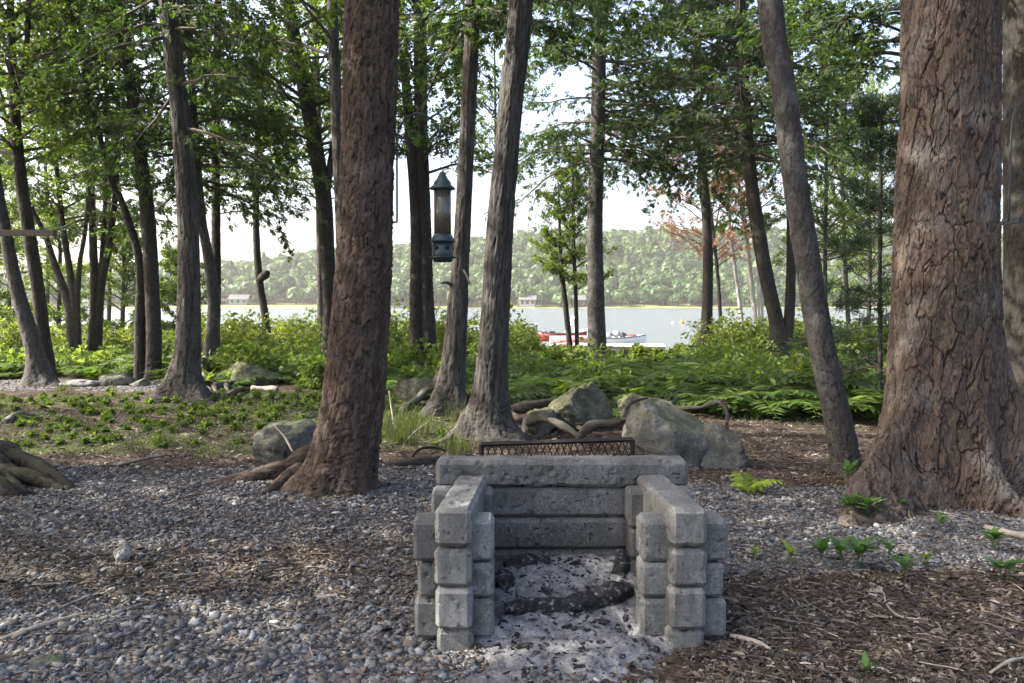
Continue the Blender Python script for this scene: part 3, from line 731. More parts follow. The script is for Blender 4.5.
# ---- left group
tree('hemlock_tree', 'dark trunk in two stems left of the pale weathered cedar', 'hemlock', 15.0,
     [[(153, 381, 17), (154, 340, 16), (152, 290, 15), (148, 220, 15), (141, 160, 13), (130, 80, 12), (119, 0, 11)],
      [(140, 378, 13), (140, 320, 11), (140, 265, 9), (128, 220, 8), (119, 195, 7), (110, 175, 6)]],
     z0=4.0, H=11, nb=46, L=2.3, density=1.2, flare=.2, barkm='bark_dark', crown_stem=0)
tree('leaning_tree', 'grey trunk leaning left with gnarled base at the end of the gravel path', 'maple', 14.2,
     [[(42, 386, 34), (36, 355, 20), (26, 320, 17), (16, 285, 15), (5, 230, 13), (-6, 170, 12), (-20, 90, 11)]],
     z0=4.5, H=10, nb=26, flare=.25, barkm='bark_grey', lobes=((-.7, .16, 5, .15), (-2.2, .12, 5, .15)))
tree('forked_tree', 'upright forked trunk rising behind the leaning grey one', 'maple', 14.6,
     [[(50, 384, 17), (44, 340, 15), (38, 290, 14), (30, 240, 14), (23, 195, 13), (16, 130, 12), (13, 70, 9), (10, 0, 7)],
      [(19, 100, 9), (24, 72, 9), (27, 40, 6), (29, 0, 5)]],
     z0=4.0, H=10.5, nb=38, flare=.2, barkm='bark_dark', L=2.4)
tree('crooked_tree', 'crooked many-stemmed dark tree low over the shore ferns', 'maple', 20.0,
     [[(73, 350, 13), (70, 310, 11), (62, 285, 9), (54, 262, 7), (45, 235, 6), (30, 205, 5), (20, 180, 4)],
      [(75, 345, 10), (74, 300, 9), (68, 260, 7), (62, 220, 6), (58, 180, 5), (50, 110, 5)],
      [(78, 345, 8), (77, 300, 7), (80, 262, 5), (86, 225, 4)]],
     z0=3.6, H=9.5, nb=34, L=2.4, flare=.2, barkm='bark_dark', crown_stem=1)
tree('clump_tree', 'clump of dark stems dividing at chest height behind the ferns', 'hemlock', 20.5,
     [[(92, 350, 13), (95, 300, 10), (93, 240, 8), (91, 180, 7), (86, 90, 7), (79, 0, 6)],
      [(98, 345, 9), (101, 290, 8), (108, 250, 8), (114, 210, 6), (117, 160, 5)],
      [(97, 330, 6), (100, 280, 5), (104, 230, 5), (106, 180, 4)]],
     z0=3.4, H=11, nb=46, L=2.4, density=1.2, flare=.1, barkm='bark_dark', crown_stem=0)
tree('curved_tree', 'curved grey-brown trunk close behind the pale weathered cedar', 'hemlock', 15.6,
     [[(209, 378, 20), (211, 345, 14), (214, 305, 13), (209, 260, 11), (202, 220, 9), (196, 150, 8), (192, 80, 7)]],
     z0=3.8, H=11, nb=44, L=2.4, density=1.2, flare=.3, barkm='bark_grey')
tree('hemlock_tree', 'thin straight dark trunk hung with dense green sprays near the pale cedar', 'hemlock', 18.0,
     [[(214, 360, 11), (216, 290, 10), (216, 215, 9), (216, 150, 8), (217, 80, 8), (218, 0, 7)]],
     z0=3.6, H=12, nb=56, L=2.3, density=1.3, flare=.1, barkm='bark_dark')
tree('bare_tree', 'thin bare trunk with a knobby burl standing against the bright lake', 'light', 23.0,
     [[(268, 345, 9), (265, 315, 8), (260, 285, 8), (257, 250, 7), (256, 210, 6.5), (258, 160, 5.5), (262, 110, 4.5)]],
     z0=4.6, H=9, nb=34, L=2.0, flare=.1, barkm='bark_dark', stubs=[([at(260, 279, 23), at(266, 274, 22.8), at(267, 271, 22.7)], [.12, .13, .04])])
tree('maple_tree', 'dark forking trunk left of the feeder pine, leaning left overhead', 'maple', 17.0,
     [[(328, 364, 15), (330, 310, 14), (327, 250, 15), (324, 200, 16), (316, 150, 16), (307, 100, 15), (297, 50, 14), (288, 0, 12)],
      [(326, 195, 8), (331, 160, 7), (334, 140, 6), (345, 90, 5)]],
     z0=4.6, H=12, nb=46, L=2.8, density=1.1, flare=.15, barkm='bark_dark')
tree('slim_tree', 'slim pale grey trunk seen just left of the feeder pine', 'maple', 13.0,
     [[(352, 400, 15), (346, 300, 14), (341, 200, 13), (336, 100, 12), (332, 0, 10)]],
     z0=5.2, H=11, nb=30, L=2.2, flare=.1, barkm='bark_cedar')
tree('maple_tree', 'thin grey trunk high behind the dark forking trunk', 'light', 24.0,
     [[(322, 350, 9), (320, 220, 8), (317, 110, 8), (314, 0, 7)]], z0=4.5, H=12, nb=44, L=2.6, flare=.1)
tree('twin_tree', 'pair of dark mossy trunks behind the bird feeder', 'maple', 17.5,
     [[(430, 364, 17), (427, 300, 14), (425, 220, 12), (421, 120, 13), (420, 0, 13)],
      [(416, 362, 14), (416, 300, 13), (416, 220, 11), (409, 120, 10), (404, 60, 8), (400, 0, 7)]],
     z0=4.2, H=11.5, nb=40, L=2.5, flare=.15, barkm='bark_dark')
# ---- centre and right
tree('hemlock_tree', 'tall straight grey-brown trunk in front of the moored boats', 'hemlock', 20.0,
     [[(597, 364, 22), (597, 340, 19), (596, 300, 17), (595, 220, 15), (598, 120, 14), (600, 0, 13)]],
     z0=5.1, H=13, nb=52, L=2.6, density=1.2, flare=.15, barkm='bark_grey', bias=(0, .2))
tree('maple_sapling', 'young bright green maple with two thin stems by the boats', 'light', 26.0,
     [[(577, 350, 4.5), (576, 300, 4), (574, 250, 3.5), (573, 190, 3)], [(570, 350, 6), (566, 310, 5.5), (562, 275, 5), (560, 240, 3)]],
     cat='tree', z0=2.0, H=6.4, nb=24, L=1.35, flare=0, density=.85, barkm='bark_dark')
tree('cedar_tree', 'dark slim trunk standing alone before open water right of the boats', 'hemlock', 24.0,
     [[(706, 348, 14), (707, 310, 11), (708, 260, 10), (706, 210, 9.5), (701, 150, 9), (698, 80, 8)]],
     z0=5.5, H=12, nb=56, L=3.0, density=1.25, flare=.15, barkm='bark_dark')
tree('twin_tree', 'dark trunk forked low into two stems right of the lone slim trunk', 'hemlock', 19.0,
     [[(782, 362, 24), (777, 325, 15), (768, 285, 15), (758, 230, 14.5), (750, 170, 13), (744, 90, 12), (740, 0, 11)],
      [(784, 358, 14), (789, 320, 11), (791, 270, 9.5), (791, 220, 9), (790, 150, 8)]],
     z0=4.9, H=13, nb=60, L=3.0, density=1.25, flare=.2, barkm='bark_dark')
tree('hemlock_tree', 'evergreen hidden behind the tall straight trunk, boughs reaching right over the water', 'hemlock', 22.0,
     [[(668, 356, 6), (668, 200, 5), (666, 100, 6), (664, 0, 8)]] if False else [[(598, 352, 8), (596, 220, 7), (600, 100, 7), (606, 0, 7)]],
     z0=5.6, H=13, nb=54, L=3.2, density=1.2, flare=.1, barkm='bark_dark', bias=(0, .45))
for k, (lab, st) in enumerate([
        ('thin white birch trunk leaning left before the lake, first of three', [(743, 335, 4.5), (738, 290, 4), (731, 240, 3.5), (728, 200, 3)]),
        ('middle birch of the three white trunks, tall and curving left', [(758, 345, 5.5), (752, 290, 5), (746, 235, 4.5), (738, 180, 4), (730, 130, 3)]),
        ('white birch half hidden behind the forked dark trunk', [(763, 345, 6), (760, 300, 5.5), (758, 250, 4.5), (754, 190, 3.5)])]):
    tree('birch_tree', lab, 'birch', 28.0, [st], z0=4.0, H=8, nb=18, L=1.3, flare=0, density=.9, group='white birches by the shore')
tree('red_maple', 'small maple with thin reddish leaves over the far water', 'redmaple', 27.0,
     [[(722, 345, 4), (718, 280, 3.5), (712, 220, 3), (708, 190, 2)]], z0=3.0, H=7.4, nb=26, L=3.0, flare=0, density=.8)
for lab, st, Yd in [('thin pale trunk glimpsed between leaning trunk and spruce sapling', [(826, 350, 5), (825, 280, 4.5), (826, 200, 4)], 25.0),
                    ('slim pale trunk just left of the spruce sapling', [(850, 350, 5), (846, 280, 4.5), (842, 180, 4)], 27.0)]:
    tree('shore_maple', lab, 'light', Yd, [st], z0=3.0, H=9, nb=30, L=2.2, flare=0, density=1.0)
tree('spruce_sapling', 'sparse dark spruce sapling with bare whorled branches left of the massive pine', 'spruce', 10.5,
     [[(881, 420, 5), (880, 330, 4.5), (880, 250, 4), (881, 160, 3)]], z0=.4, H=4.2, nb=44, L=1.05, flare=0, density=.9)
tree('cedar_tree', 'broad shaded trunk behind the massive pine, iron hook screwed to it', 'hemlock', 8.6,
     [[(1034, 430, 72), (1032, 380, 62), (1031, 300, 56), (1030, 180, 54), (1030, 0, 52)]],
     z0=4.2, H=12, nb=46, L=2.6, flare=.2, h0=.35, barkm='bark_dark')
tree('hemlock_tree', 'slim dark evergreen between the leaning trunk and the massive pine, boughs drooping', 'hemlock', 12.5,
     [[(868, 400, 12), (866, 300, 9), (866, 200, 8), (866, 0, 7)]] if False else [[(902, 400, 14), (905, 300, 13), (908, 150, 12), (910, 0, 11)]],
     z0=4.3, H=11, nb=34, L=2.0, density=1.0, flare=.15, barkm='bark_dark', bias=(pi, .35))
# ---- small leafy trees along the left shore
for k, (lab, x, y, Yd, h, spec, z0) in enumerate([
        ('leafy young tree filling the gap behind the leaning grey trunk', 8, 345, 24, 6.5, 'light', .9),
        ('low leafy sapling between the crooked tree and the clump', 58, 345, 26, 4.5, 'light', .8),
        ('pale leafy sapling left of the two-stemmed dark trunk', 122, 345, 25, 3.6, 'light', .7),
        ('small bushy tree behind the curved grey-brown trunk', 178, 345, 27, 3.2, 'maple', .6),
        ('round leafy sapling at the frame edge beyond the path', -28, 350, 20, 6.5, 'maple', 1.0),
        ('tall thin leafy tree over the shore, left of the bare trunk', 214, 345, 30, 11, 'light', 5.2),
        ('leafy tree arching high between clump and two-stemmed trunk', 108, 345, 29, 12, 'maple', 4.6),
        ('leafy shore tree seen through the crooked stems', 46, 345, 29, 12, 'light', 4.0),
        ('pale leafy tree right of the spruce sapling by the water', 868, 345, 30, 10, 'light', 1.5),
        ('leafy tree high behind the straight cedar', 497, 345, 27, 12, 'maple', 6.0),
        ('leafy tree high above the open water behind the feeder', 366, 345, 29, 13, 'maple', 7.5)]):
    tree('shore_tree' if h > 7 else 'leafy_sapling', lab, spec, Yd, [[(x, y, 5), (x + 2, 250, 4), (x - 1, 150 if h > 7 else 240, 3)]], z0=z0, H=h, nb=44 if h > 7 else 30, L=2.4 if h > 7 else 1.5, flare=0)
# ---- a mossy-rooted tree whose foot shows at the left edge
tree('cedar_tree', 'tree whose dark mossy roots reach in from the frame edge beside the gravel', 'hemlock', 7.0,
     [[(-62, 488, 70), (-66, 430, 58), (-70, 300, 52), (-74, 0, 48)]], z0=5, H=13, nb=40, L=3.0, flare=.2, h0=.3, barkm='bark_dark',
     roots=[([gp(-40, 460, .22), gp(-5, 466, .13), gp(30, 474, .08), gp(58, 484, .03), gp(80, 492, -.06)], [.14, .11, .08, .05, .02]),
            ([gp(-40, 470, .18), gp(0, 480, .09), gp(35, 486, .05), gp(66, 490, .0)], [.12, .09, .06, .03]),
            ([gp(-40, 480, .1), gp(0, 494, .04), gp(25, 497, -.04)], [.10, .07, .03]),
            ([gp(-10, 468, .1), gp(14, 492, .03), gp(50, 494, -.03)], [.07, .05, .02])])

# ---- unseen evergreens added to shade the clearing from above
for k, (x, y, h, z0, L) in enumerate([(-6.6, 2.6, 13, 4.6, 3.4), (-8.2, 5.2, 14, 4.6, 3.4), (-10.5, 2.6, 15, 5.0, 3.6), (-7.5, -.4, 14, 4.8, 3.4), (-11.5, 6.4, 15, 5.0, 3.4), (-13.2, 10.4, 15, 4.4, 3.2), (8.0, 6.2, 13, 4.2, 3.0)]):
    p = 512 + x / max(y, .2) * FPX
    b = np.array([x, y, float(ground_z(x, y))]); r = np.random.default_rng(900 + k)
    root = empty('shade_tree', b, 'unseen tall evergreen added outside the view to shade the clearing', 'tree', 'unseen evergreens added for shade')
    nb_ = 60
    pts = np.array([[0, 0, -.15], [.05, 0, 3], [.1, .1, 7], [.15, .1, h]]); rad = np.array([.3, .24, .19, .03])
    Pd, rd = dense(pts, rad, 14, 0.1); V, F, C = bark_rings(Pd, rd, 24, 'bark_dark', k, (), .3, .3)
    MB().add(V, F, 0, C).build('trunk', M['bark_dark'], root)
    wood, lv = make_crown(r, Pd, rd, y, b, 'hemlock', z0, h, 64, L, 1.5, -99)
    lv.join(wood, 1); lv.build('crown', [M['leaf_cedar'], M['twig']], root, smooth=False)

# ------------------------------------------------------------------ far forest on the hill
def far_forest():
    r = np.random.default_rng(55); mb = MB()
    protos = []
    for k in range(7):
        n = 240; con = k >= 6
        u = unit(r.normal(size=(n, 3))); u[:, 2] = np.abs(u[:, 2]) * 1.0 - .35 * r.random(n)
        rad = .72 + .28 * fbm(u * 2.1 + k * 9, 3, k) + r.normal(0, .05, n)
        p = u * rad[:, None]
        if con:
            zz = r.random(n) ** 1.3; a = r.random(n) * 2 * pi; q = (1 - zz) * .62 * r.uniform(.75, 1.05, n); p = np.stack([q * np.cos(a), q * np.sin(a), zz * 2 - .7], 1); u = unit(np.stack([np.cos(a), np.sin(a), .5 + 0 * a], 1))
        protos.append((p, u))
    cand = np.stack([r.uniform(-430, 430, 9000), r.uniform(289, 470, 9000)], 1)
    # poisson-like thinning on a jittered grid
    gx, gy = np.meshgrid(np.arange(-430, 430, 6.2), np.arange(290, 470, 6.4))
    c = np.stack([gx.ravel(), gy.ravel()], 1) + r.uniform(-2.6, 2.6, (gx.size, 2))
    lawn = (c[:, 1] < 306) & (np.abs(c[:, 0] + 98) < 34)
    lawn |= (c[:, 1] < 294) & (np.abs(c[:, 0] - 20) < 60) & (r.random(len(c)) < .4)
    vis = ridge(c[:, 0]) > 1.5
    c = c[~lawn & vis]
    z = ground_z(c[:, 0], c[:, 1])
    h = r.uniform(6.5, 12.5, len(c)) * np.where(c[:, 1] < 300, .8, 1.); w = r.uniform(3.2, 6.0, len(c))
    pick = np.where((r.random(len(c)) < .10) & (c[:, 1] < 400), 6, r.integers(0, 6, len(c)))
    Q = np.array([[-.5, -.5, 0], [.5, -.5, .12], [.5, .5, 0], [-.5, .5, -.1]]); F = np.array([[0, 1, 2, 3]])
    for k in range(7):
        i = np.where(pick == k)[0]
        if not len(i): continue
        p, u = protos[k]; n = len(p)
        az = r.random(len(i)) * 6.28; ca, sa = np.cos(az)[:, None], np.sin(az)[:, None]
        X = (p[:, 0] * ca - p[:, 1] * sa) * w[i][:, None] * .95; Yy = (p[:, 0] * sa + p[:, 1] * ca) * w[i][:, None] * .95
        Zz = p[:, 2] * h[i][:, None] * .50 + h[i][:, None] * np.where(c[i, 1] < 312, .40, .54)[:, None]
        P = np.stack([X + c[i, 0][:, None], Yy + c[i, 1][:, None], Zz + z[i][:, None]], -1).reshape(-1, 3)
        U = np.stack([u[:, 0] * ca - u[:, 1] * sa, u[:, 0] * sa + u[:, 1] * ca, np.broadcast_to(u[:, 2], X.shape)], -1).reshape(-1, 3)
        Nn = unit(U + r.normal(0, .28, U.shape)); Xa = unit(np.cross(Nn, r.normal(size=U.shape)))
        stamp(mb, Q, F, P, Xa, Nn, r.uniform(.7, 1.55, len(P)))
        for q in range(0): pass
    # trunks
    T = np.stack([np.stack([c[:, 0], c[:, 1], z - .3], 1), np.stack([c[:, 0], c[:, 1], z + h * .6], 1)], 1)
    v, f = tubes(T, np.full((len(c), 2), .17), 4); mb.add(v, f, 1)
    o = mb.build('far_forest', [M['far_leaf'], M['bark_dark']], smooth=False)
    return tag(o, 'wooded hillside of mixed green trees across the lake', None, kind='stuff')
far_forest()

# ------------------------------------------------------------------ undergrowth
def fern_mesh(r, nf=8, npn=15, er=(.75, 1.25)):
    """a rosette of arching fronds with pinnae"""
    mb = MB()
    for k in range(nf):
        a = k * 2 * pi / nf + r.normal(0, .25); Lf = r.uniform(.65, 1.0); e = r.uniform(*er)
        s = np.linspace(0, 1, npn + 2)
        hx = Lf * (s * math.cos(e) + .38 * s ** 2); hz = Lf * (s * math.sin(e) - .62 * s ** 2.2)
        d = np.array([math.cos(a), math.sin(a), 0]); side = np.array([-math.sin(a), math.cos(a), 0])
        P = hx[:, None] * d + hz[:, None] * np.array([0, 0, 1.])
        v, f = tubes(P[None], np.linspace(.006, .002, len(s))[None], 3); mb.add(v, f)
        T, F = quad_leaf(1, .26, .05)
        ss = s[2:]; ln = Lf * .34 * np.sin(np.clip(ss * 1.02, 0, 1) ** .75 * pi * .97) ** .8 + .012
        for sg in (-1, 1):
            X = side * sg + d * .45 + r.normal(0, .08, (len(ss), 3)) - np.array([0, 0, .18])
            tn = unit(np.gradient(P, axis=0))[2:]; Nn = np.cross(tn, np.broadcast_to(side, tn.shape)); Nn = np.where(Nn[:, 2:] < 0, -Nn, Nn)
            stamp(mb, T, F, P[2:], X, Nn, ln)
    return mb
FR = np.random.default_rng(31)
fern_protos = [fern_mesh(FR, FR.integers(7, 10)) for _ in range(7)]
def free_of_trunks(x, y, d=.25):
    ok = np.ones(len(x), bool)
    for o in bpy.data.objects:
        if o.parent is None and o.get('category') == 'tree': ok &= np.hypot(x - o.location.x, y - o.location.y) > d
    return ok
# front ferns: one object each; the rest of the bed behind them is ground cover
r = np.random.default_rng(77)
N = 5200
y = 8.6 + 27 * r.random(N) ** .9; x = (r.random(N) * 2 - 1) * (y * .70 + .6)
px = px_of(x, y); edge = bed_edge(px)
keep = (y > edge + .15) & free_of_trunks(x, y, .35)
dens = np.where(px < 180, .8, np.where(px < 400, .6, 1.0)) * np.where(y - edge < 1.2, .75, 1)
keep &= r.random(N) < dens * .62
keep &= ~((px > 800) & (px < 870) & (y < 9.6))
keep &= ~((px > 505) & (px < 770) & (y < 9.95))
x, y, edge = x[keep], y[keep], edge[keep]; z = ground_z(x, y)
sc = r.uniform(.65, 1.25, len(x)) * np.where((px_of(x, y) > 200) & (px_of(x, y) < 540), .75, 1.) * np.where((px_of(x, y) > 540) & (px_of(x, y) < 690) & (y > 14), .45, 1) * np.where((px_of(x, y) > 560) & (y < 14), 1.12, 1)
order = np.argsort(y); nind = 130
proto_me = [p.mesh('fern', M['leaf_fern'], False) for p in fern_protos]
fern0 = None
for i in order[:nind]:
    me = proto_me[r.integers(0, 7)]
    if fern0 is None:
        o = bpy.data.objects.new('fern', me); COL.objects.link(o); fern0 = tag(o, 'green fern with arching fronds along the front of the fern bed', 'fern', 'ferns at the edge of the woods')
    else:
        o = fern0.copy(); o.data = me; COL.objects.link(o)
    o.location = (x[i], y[i], z[i] - .02); o.rotation_euler = (r.normal(0, .1), r.normal(0, .1), r.random() * 6.28); o.scale = (sc[i],) * 3
mb = MB()
for i in order[nind:]:
    if y[i] > 27: continue
    p = fern_protos[r.integers(0, 7)]; V = np.concatenate(p.v); a = r.random() * 6.28; s_ = sc[i] * .95
    V = np.stack([V[:, 0] * math.cos(a) - V[:, 1] * math.sin(a), V[:, 0] * math.sin(a) + V[:, 1] * math.cos(a), V[:, 2]], 1) * s_ + [x[i], y[i], z[i] - .02]
    b = mb.n; mb.v.append(V); mb.n += len(V)
    for f in p.f: mb.f.append(f + b); mb.m.append(np.zeros(len(f), np.int32))
tag(mb.build('fern_undergrowth', M['leaf_fern'], smooth=False), 'deep bed of green ferns between the trunks', kind='stuff')
# shoreline brush
def brush(name, label, n, ymin, ymax, pxr, hr, mat, tpl, size, seed, dens=lambda px, y: 1.0 + 0 * px, nl=70, front=False):
    r = np.random.default_rng(seed); mb = MB()
    y = r.uniform(ymin, ymax, n); px = r.uniform(*pxr, n); x = (px - 512) / FPX * y
    k = (r.random(n) < dens(px, y)) & free_of_trunks(x, y, .2) & ((y > bed_edge(px) + .1) | front); x, y = x[k], y[k]; z = ground_z(x, y); h = r.uniform(*hr, len(x)) * np.where((px_of(x, y) > 535) & (px_of(x, y) < 700) & (y > 13), .28, 1.) * (.75 + .5 * fbm(np.stack([x * .35, y * .35, 0 * x], -1), 2, seed))
    m = len(x)
    S = np.stack([np.stack([x, y, z - .05], 1)] * 4, 1)[:, None].repeat(4, 1)          # four stems a bush
    lean = r.normal(0, .3, (m, 4, 2)) * h[:, None, None]; s = np.linspace(0, 1, 4)
    S = S.copy(); S[..., :2] += lean[:, :, None] * s[:, None]; S[..., 2] += (h[:, None] * r.uniform(.55, .95, (m, 4)))[..., None] * s
    v, f = tubes(S.reshape(-1, 4, 3), np.tile(np.linspace(.008, .003, 4), (m * 4, 1)), 3); mb.add(v, f, 1)
    u = unit(r.normal(size=(m, nl, 3))); rr = r.random((m, nl)) ** .45
    P = u * rr[..., None] * np.stack([h * .55, h * .55, h * .52], 1)[:, None]; P[..., 2] += h[:, None] * .52
    P += np.stack([x, y, z], 1)[:, None]; P = P.reshape(-1, 3)
    X = u.reshape(-1, 3) + r.normal(0, .6, P.shape); Nn = np.array([0, 0, 1.]) + r.normal(0, .5, P.shape)
    scatter_tpl(mb, tpl, P, unit(X), Nn, size * r.uniform(.6, 1.3, len(P)), r)
    return tag(mb.build(name, [M[mat], M['twig']], smooth=False), label, kind='stuff')
open_gap = lambda px, y: np.where((px > 540) & (px < 690) & (y > 27), .12, 1.0)
brush('shoreline_brush', 'sunlit yellow-green brush along the lake shore', 520, 20, 34.5, (-60, 1100), (.7, 1.55), 'leaf_brush', 'broad', .15, 201, open_gap)
brush('leafy_undergrowth', 'dark green leafy undergrowth among the ferns', 330, 10.5, 24, (-60, 1100), (.35, 1.0), 'leaf_light', 'broad', .13, 202, lambda px, y: np.where(px < 420, 1.0, .6), 46)
brush('low_groundcover', 'low leafy ground cover on the mossy bank', 520, 8.0, 13.3, (-40, 470), (.03, .11), 'leaf_maple', 'broad', .05, 203, lambda px, y: np.clip((y - 7.6) / 3, .15, 1) * np.where((px < 165) & (y > 12.6), .1, 1) * np.where(px > 400, .35, 1), 20, True)
# the brush keeps out of bed_edge; moss bank plants in front of it
def tuft_patch(name, label, n, test, hr, mat, seed, wid=.004):
    r = np.random.default_rng(seed); y = 6.8 + 9 * r.random(n); x = (r.random(n) * 2 - 1) * (y * .68)
    k = test(x, y, r); x, y = x[k], y[k]; z = ground_z(x, y); m = len(x)
    h = r.uniform(*hr, m); d = unit(np.stack([r.normal(size=m), r.normal(size=m), 0 * x], 1)); b = r.uniform(.15, .8, m)
    P0 = np.stack([x, y, z - .005], 1); sd = np.stack([-d[:, 1], d[:, 0], 0 * x], 1) * wid * r.uniform(.7, 1.5, m)[:, None]
    up = np.array([0, 0, 1.])
    P1 = P0 + d * (h * b * .3)[:, None] + up * (h * .6)[:, None]; P2 = P0 + d * (h * b)[:, None] + up * (h * (1 - .3 * b))[:, None]
    V = np.stack([P0 - sd, P0 + sd, P1 + sd * .8, P1 - sd * .8, P2 + sd * .15, P2 - sd * .15], 1).reshape(-1, 3)
    F = np.array([[0, 1, 2, 3], [3, 2, 4, 5]]); F = (F[None] + (np.arange(m) * 6)[:, None, None]).reshape(-1, 4)
    return tag(MB().add(V, F).build(name, M[mat], smooth=False), label, kind='stuff')
def moss_test(x, y, r):
    g, m, l = zones(x, y); n = fbm(np.stack([x * 1.6, y * 1.6, 0 * x], -1), 3, 77)
    return (m > .30) & (r.random(len(x)) < np.clip(.18 + 1.5 * n, 0, 1)) & (y < bed_edge(px_of(x, y)) + 2)
tuft_patch('grass', 'short grass and weeds on the mossy bank', 60000, moss_test, (.02, .075), 'grass', 301)
def bright_test(x, y, r):
    p = px_of(x, y); c = np.zeros(len(x), bool)
    for (qx, qy, rx, ry) in [(400, 9.3, 32, 1.1), (465, 10.3, 25, .7), (160, 8.2, 16, .18), (62, 13.0, 14, .3), (112, 12.8, 6, .2), (455, 7.9, 20, .3)]:
        c |= ((p - qx) / rx) ** 2 + ((y - qy) / ry) ** 2 < r.random(len(x)) * 1.2
    return c
tuft_patch('tall_grass', 'tufts of fine pale green grass between the trunks', 90000, bright_test, (.10, .30), 'grass', 302, .003)

# ------------------------------------------------------------------ gravel, litter, twigs (uncountable)
def octa():
    V = np.array([[1, 0, 0], [0, 1, 0], [-1, 0, 0], [0, -1, 0], [0, 0, 1], [0, 0, -1.]])
    F = np.array([[0, 1, 4], [1, 2, 4], [2, 3, 4], [3, 0, 4], [1, 0, 5], [2, 1, 5], [3, 2, 5], [0, 3, 5]])
    e = {}; V = list(V); F2 = []
    def mid(a, b):
        k = (min(a, b), max(a, b))
        if k not in e: e[k] = len(V); V.append(unit(V[a] + V[b]))
        return e[k]
    for a, b, c in F:
        ab, bc, ca = mid(a, b), mid(b, c), mid(c, a); F2 += [[a, ab, ca], [ab, b, bc], [ca, bc, c], [ab, bc, ca]]
    return np.array(V), np.array(F2)
OV, OF = octa()
def fit_out(x, y):     # clear of the fireplace's beams
    return ~((x > -.45) & (x < .96) & (y > 3.42) & (y < 4.34)) & ~((np.abs(x - np.where(x < .25, -.25, .755)) < .085) & (y > 3.32) & (y < 3.5))
def gravel():
    r = np.random.default_rng(401); mb = MB()
    N = 390000
    y = 2.75 + 13.3 * r.random(N) ** 1.75; x = (r.random(N) * 2 - 1) * (y * .70 + .2)
    g, m, l = zones(x, y)
    n = fbm(np.stack([x * 2.2, y * 2.2, 0 * x], -1), 3, 8)
    k = (r.random(N) < np.clip(g * 1.15 - .05 + .15 * n, .035, 1)) & fit_out(x, y) & (y < 15.3)
    k &= ~((x > -.15) & (x < .75) & (y < 3.5) & (r.random(N) < .85))
    x, y = x[k], y[k]; z = ground_z(x, y); m = len(x)
    s = r.lognormal(math.log(.0072), .40, m) * np.where(y > 5, 1.05, 1.)
    s = np.clip(s * (1 + .18 * sstep(4.2, 3.3, y - .16 * (x + 1.5)) * (x < .6)), .004, .026)
    sc = np.stack([s * r.uniform(1, 1.6, m), s * r.uniform(.8, 1.15, m), s * r.uniform(.35, .7, m)], 1)
    X = unit(np.stack([r.normal(size=m), r.normal(size=m), r.normal(0, .3, m)], 1)); Nn = np.array([0, 0, 1.]) + r.normal(0, .28, (m, 3))
    pos = np.stack([x, y, z + s * r.uniform(-.1, .75, m)], 1)
    for k in range(6):
        V = OV * (1 + .30 * r.normal(size=(len(OV), 1)).clip(-1, 1.2)); V = V * (1 + .1 * r.normal(size=3))
        q = np.arange(m) % 6 == k
        stamp(mb, V, OF, pos[q], X[q], Nn[q], sc[q])
    return tag(mb.build('gravel', M['pebble']), 'blue-grey gravel of small rounded stones', kind='stuff')
gravel()
def litter():
    r = np.random.default_rng(402); mb = MB(); N = 270000
    y = 2.75 + 9.5 * r.random(N) ** 1.5; x = (r.random(N) * 2 - 1) * (y * .70 + .2)
    g, m, l = zones(x, y); n = fbm(np.stack([x * 1.7, y * 1.7, 0 * x], -1), 3, 18)
    pr = np.clip((1 - g) * (1 - .6 * m) * (.75 + .5 * n) + (.30 + .35 * n) * (1 - .55 * sstep(4.3, 3.6, y - .2 * (x + 1.5)) * (x < .6)) * (1 - .6 * (x > .9)), .03, .95)
    k = (r.random(N) < pr) & fit_out(x, y) & ~((x > -.1) & (x < .7) & (y < 4.3) & (r.random(N) < .9)); x, y = x[k], y[k]; z = ground_z(x, y); m = len(x)
    L = r.lognormal(math.log(.018), .55, m).clip(.008, .075); W = L * r.uniform(.12, .55, m)
    X = unit(np.stack([r.normal(size=m), r.normal(size=m), r.normal(0, .22, m)], 1)); Nn = np.array([0, 0, 1.]) + r.normal(0, .35, (m, 3))
    pos = np.stack([x, y, z + r.uniform(.002, .016, m)], 1)
    T = np.array([[-.5, -.35, 0], [0, -.5, .08], [.5, -.2, 0], [.5, .25, .02], [0, .5, .1], [-.5, .3, 0]]); F = np.array([[0, 1, 4, 5], [1, 2, 3, 4]])
    stamp(mb, T, F, pos, X, Nn, np.stack([L, W, L], 1))
    # needles and twigs
    m = 9000; y = 2.75 + 8 * r.random(m) ** 1.4; x = (r.random(m) * 2 - 1) * (y * .7 + .2); k = fit_out(x, y) & ~((x > -.1) & (x < .7) & (y < 4.3)); x, y = x[k], y[k]; m = len(x); z = ground_z(x, y)
    L = r.lognormal(math.log(.06), .55, m).clip(.02, .26); a = r.random(m) * 2 * pi; s = np.linspace(-.5, .5, 4)
    P = np.stack([x[:, None] + np.cos(a)[:, None] * L[:, None] * s, y[:, None] + np.sin(a)[:, None] * L[:, None] * s, z[:, None] + .012 + r.uniform(0, .01, (m, 1)) + r.normal(0, .05, (m, 1)) * L[:, None] * s], -1)
    P[:, 1:3, :2] += r.normal(0, .05, (m, 2, 2)) * L[:, None, None]
    v, f = tubes(P, np.repeat((.0012 + .012 * L * r.uniform(.5, 1.2, m))[:, None], 4, 1).clip(.001, .0035), 4); mb.add(v, f)
    return tag(mb.build('leaf_litter', M['litter'], smooth=False), 'brown litter of bark chips, needles and twigs', kind='stuff')
litter()

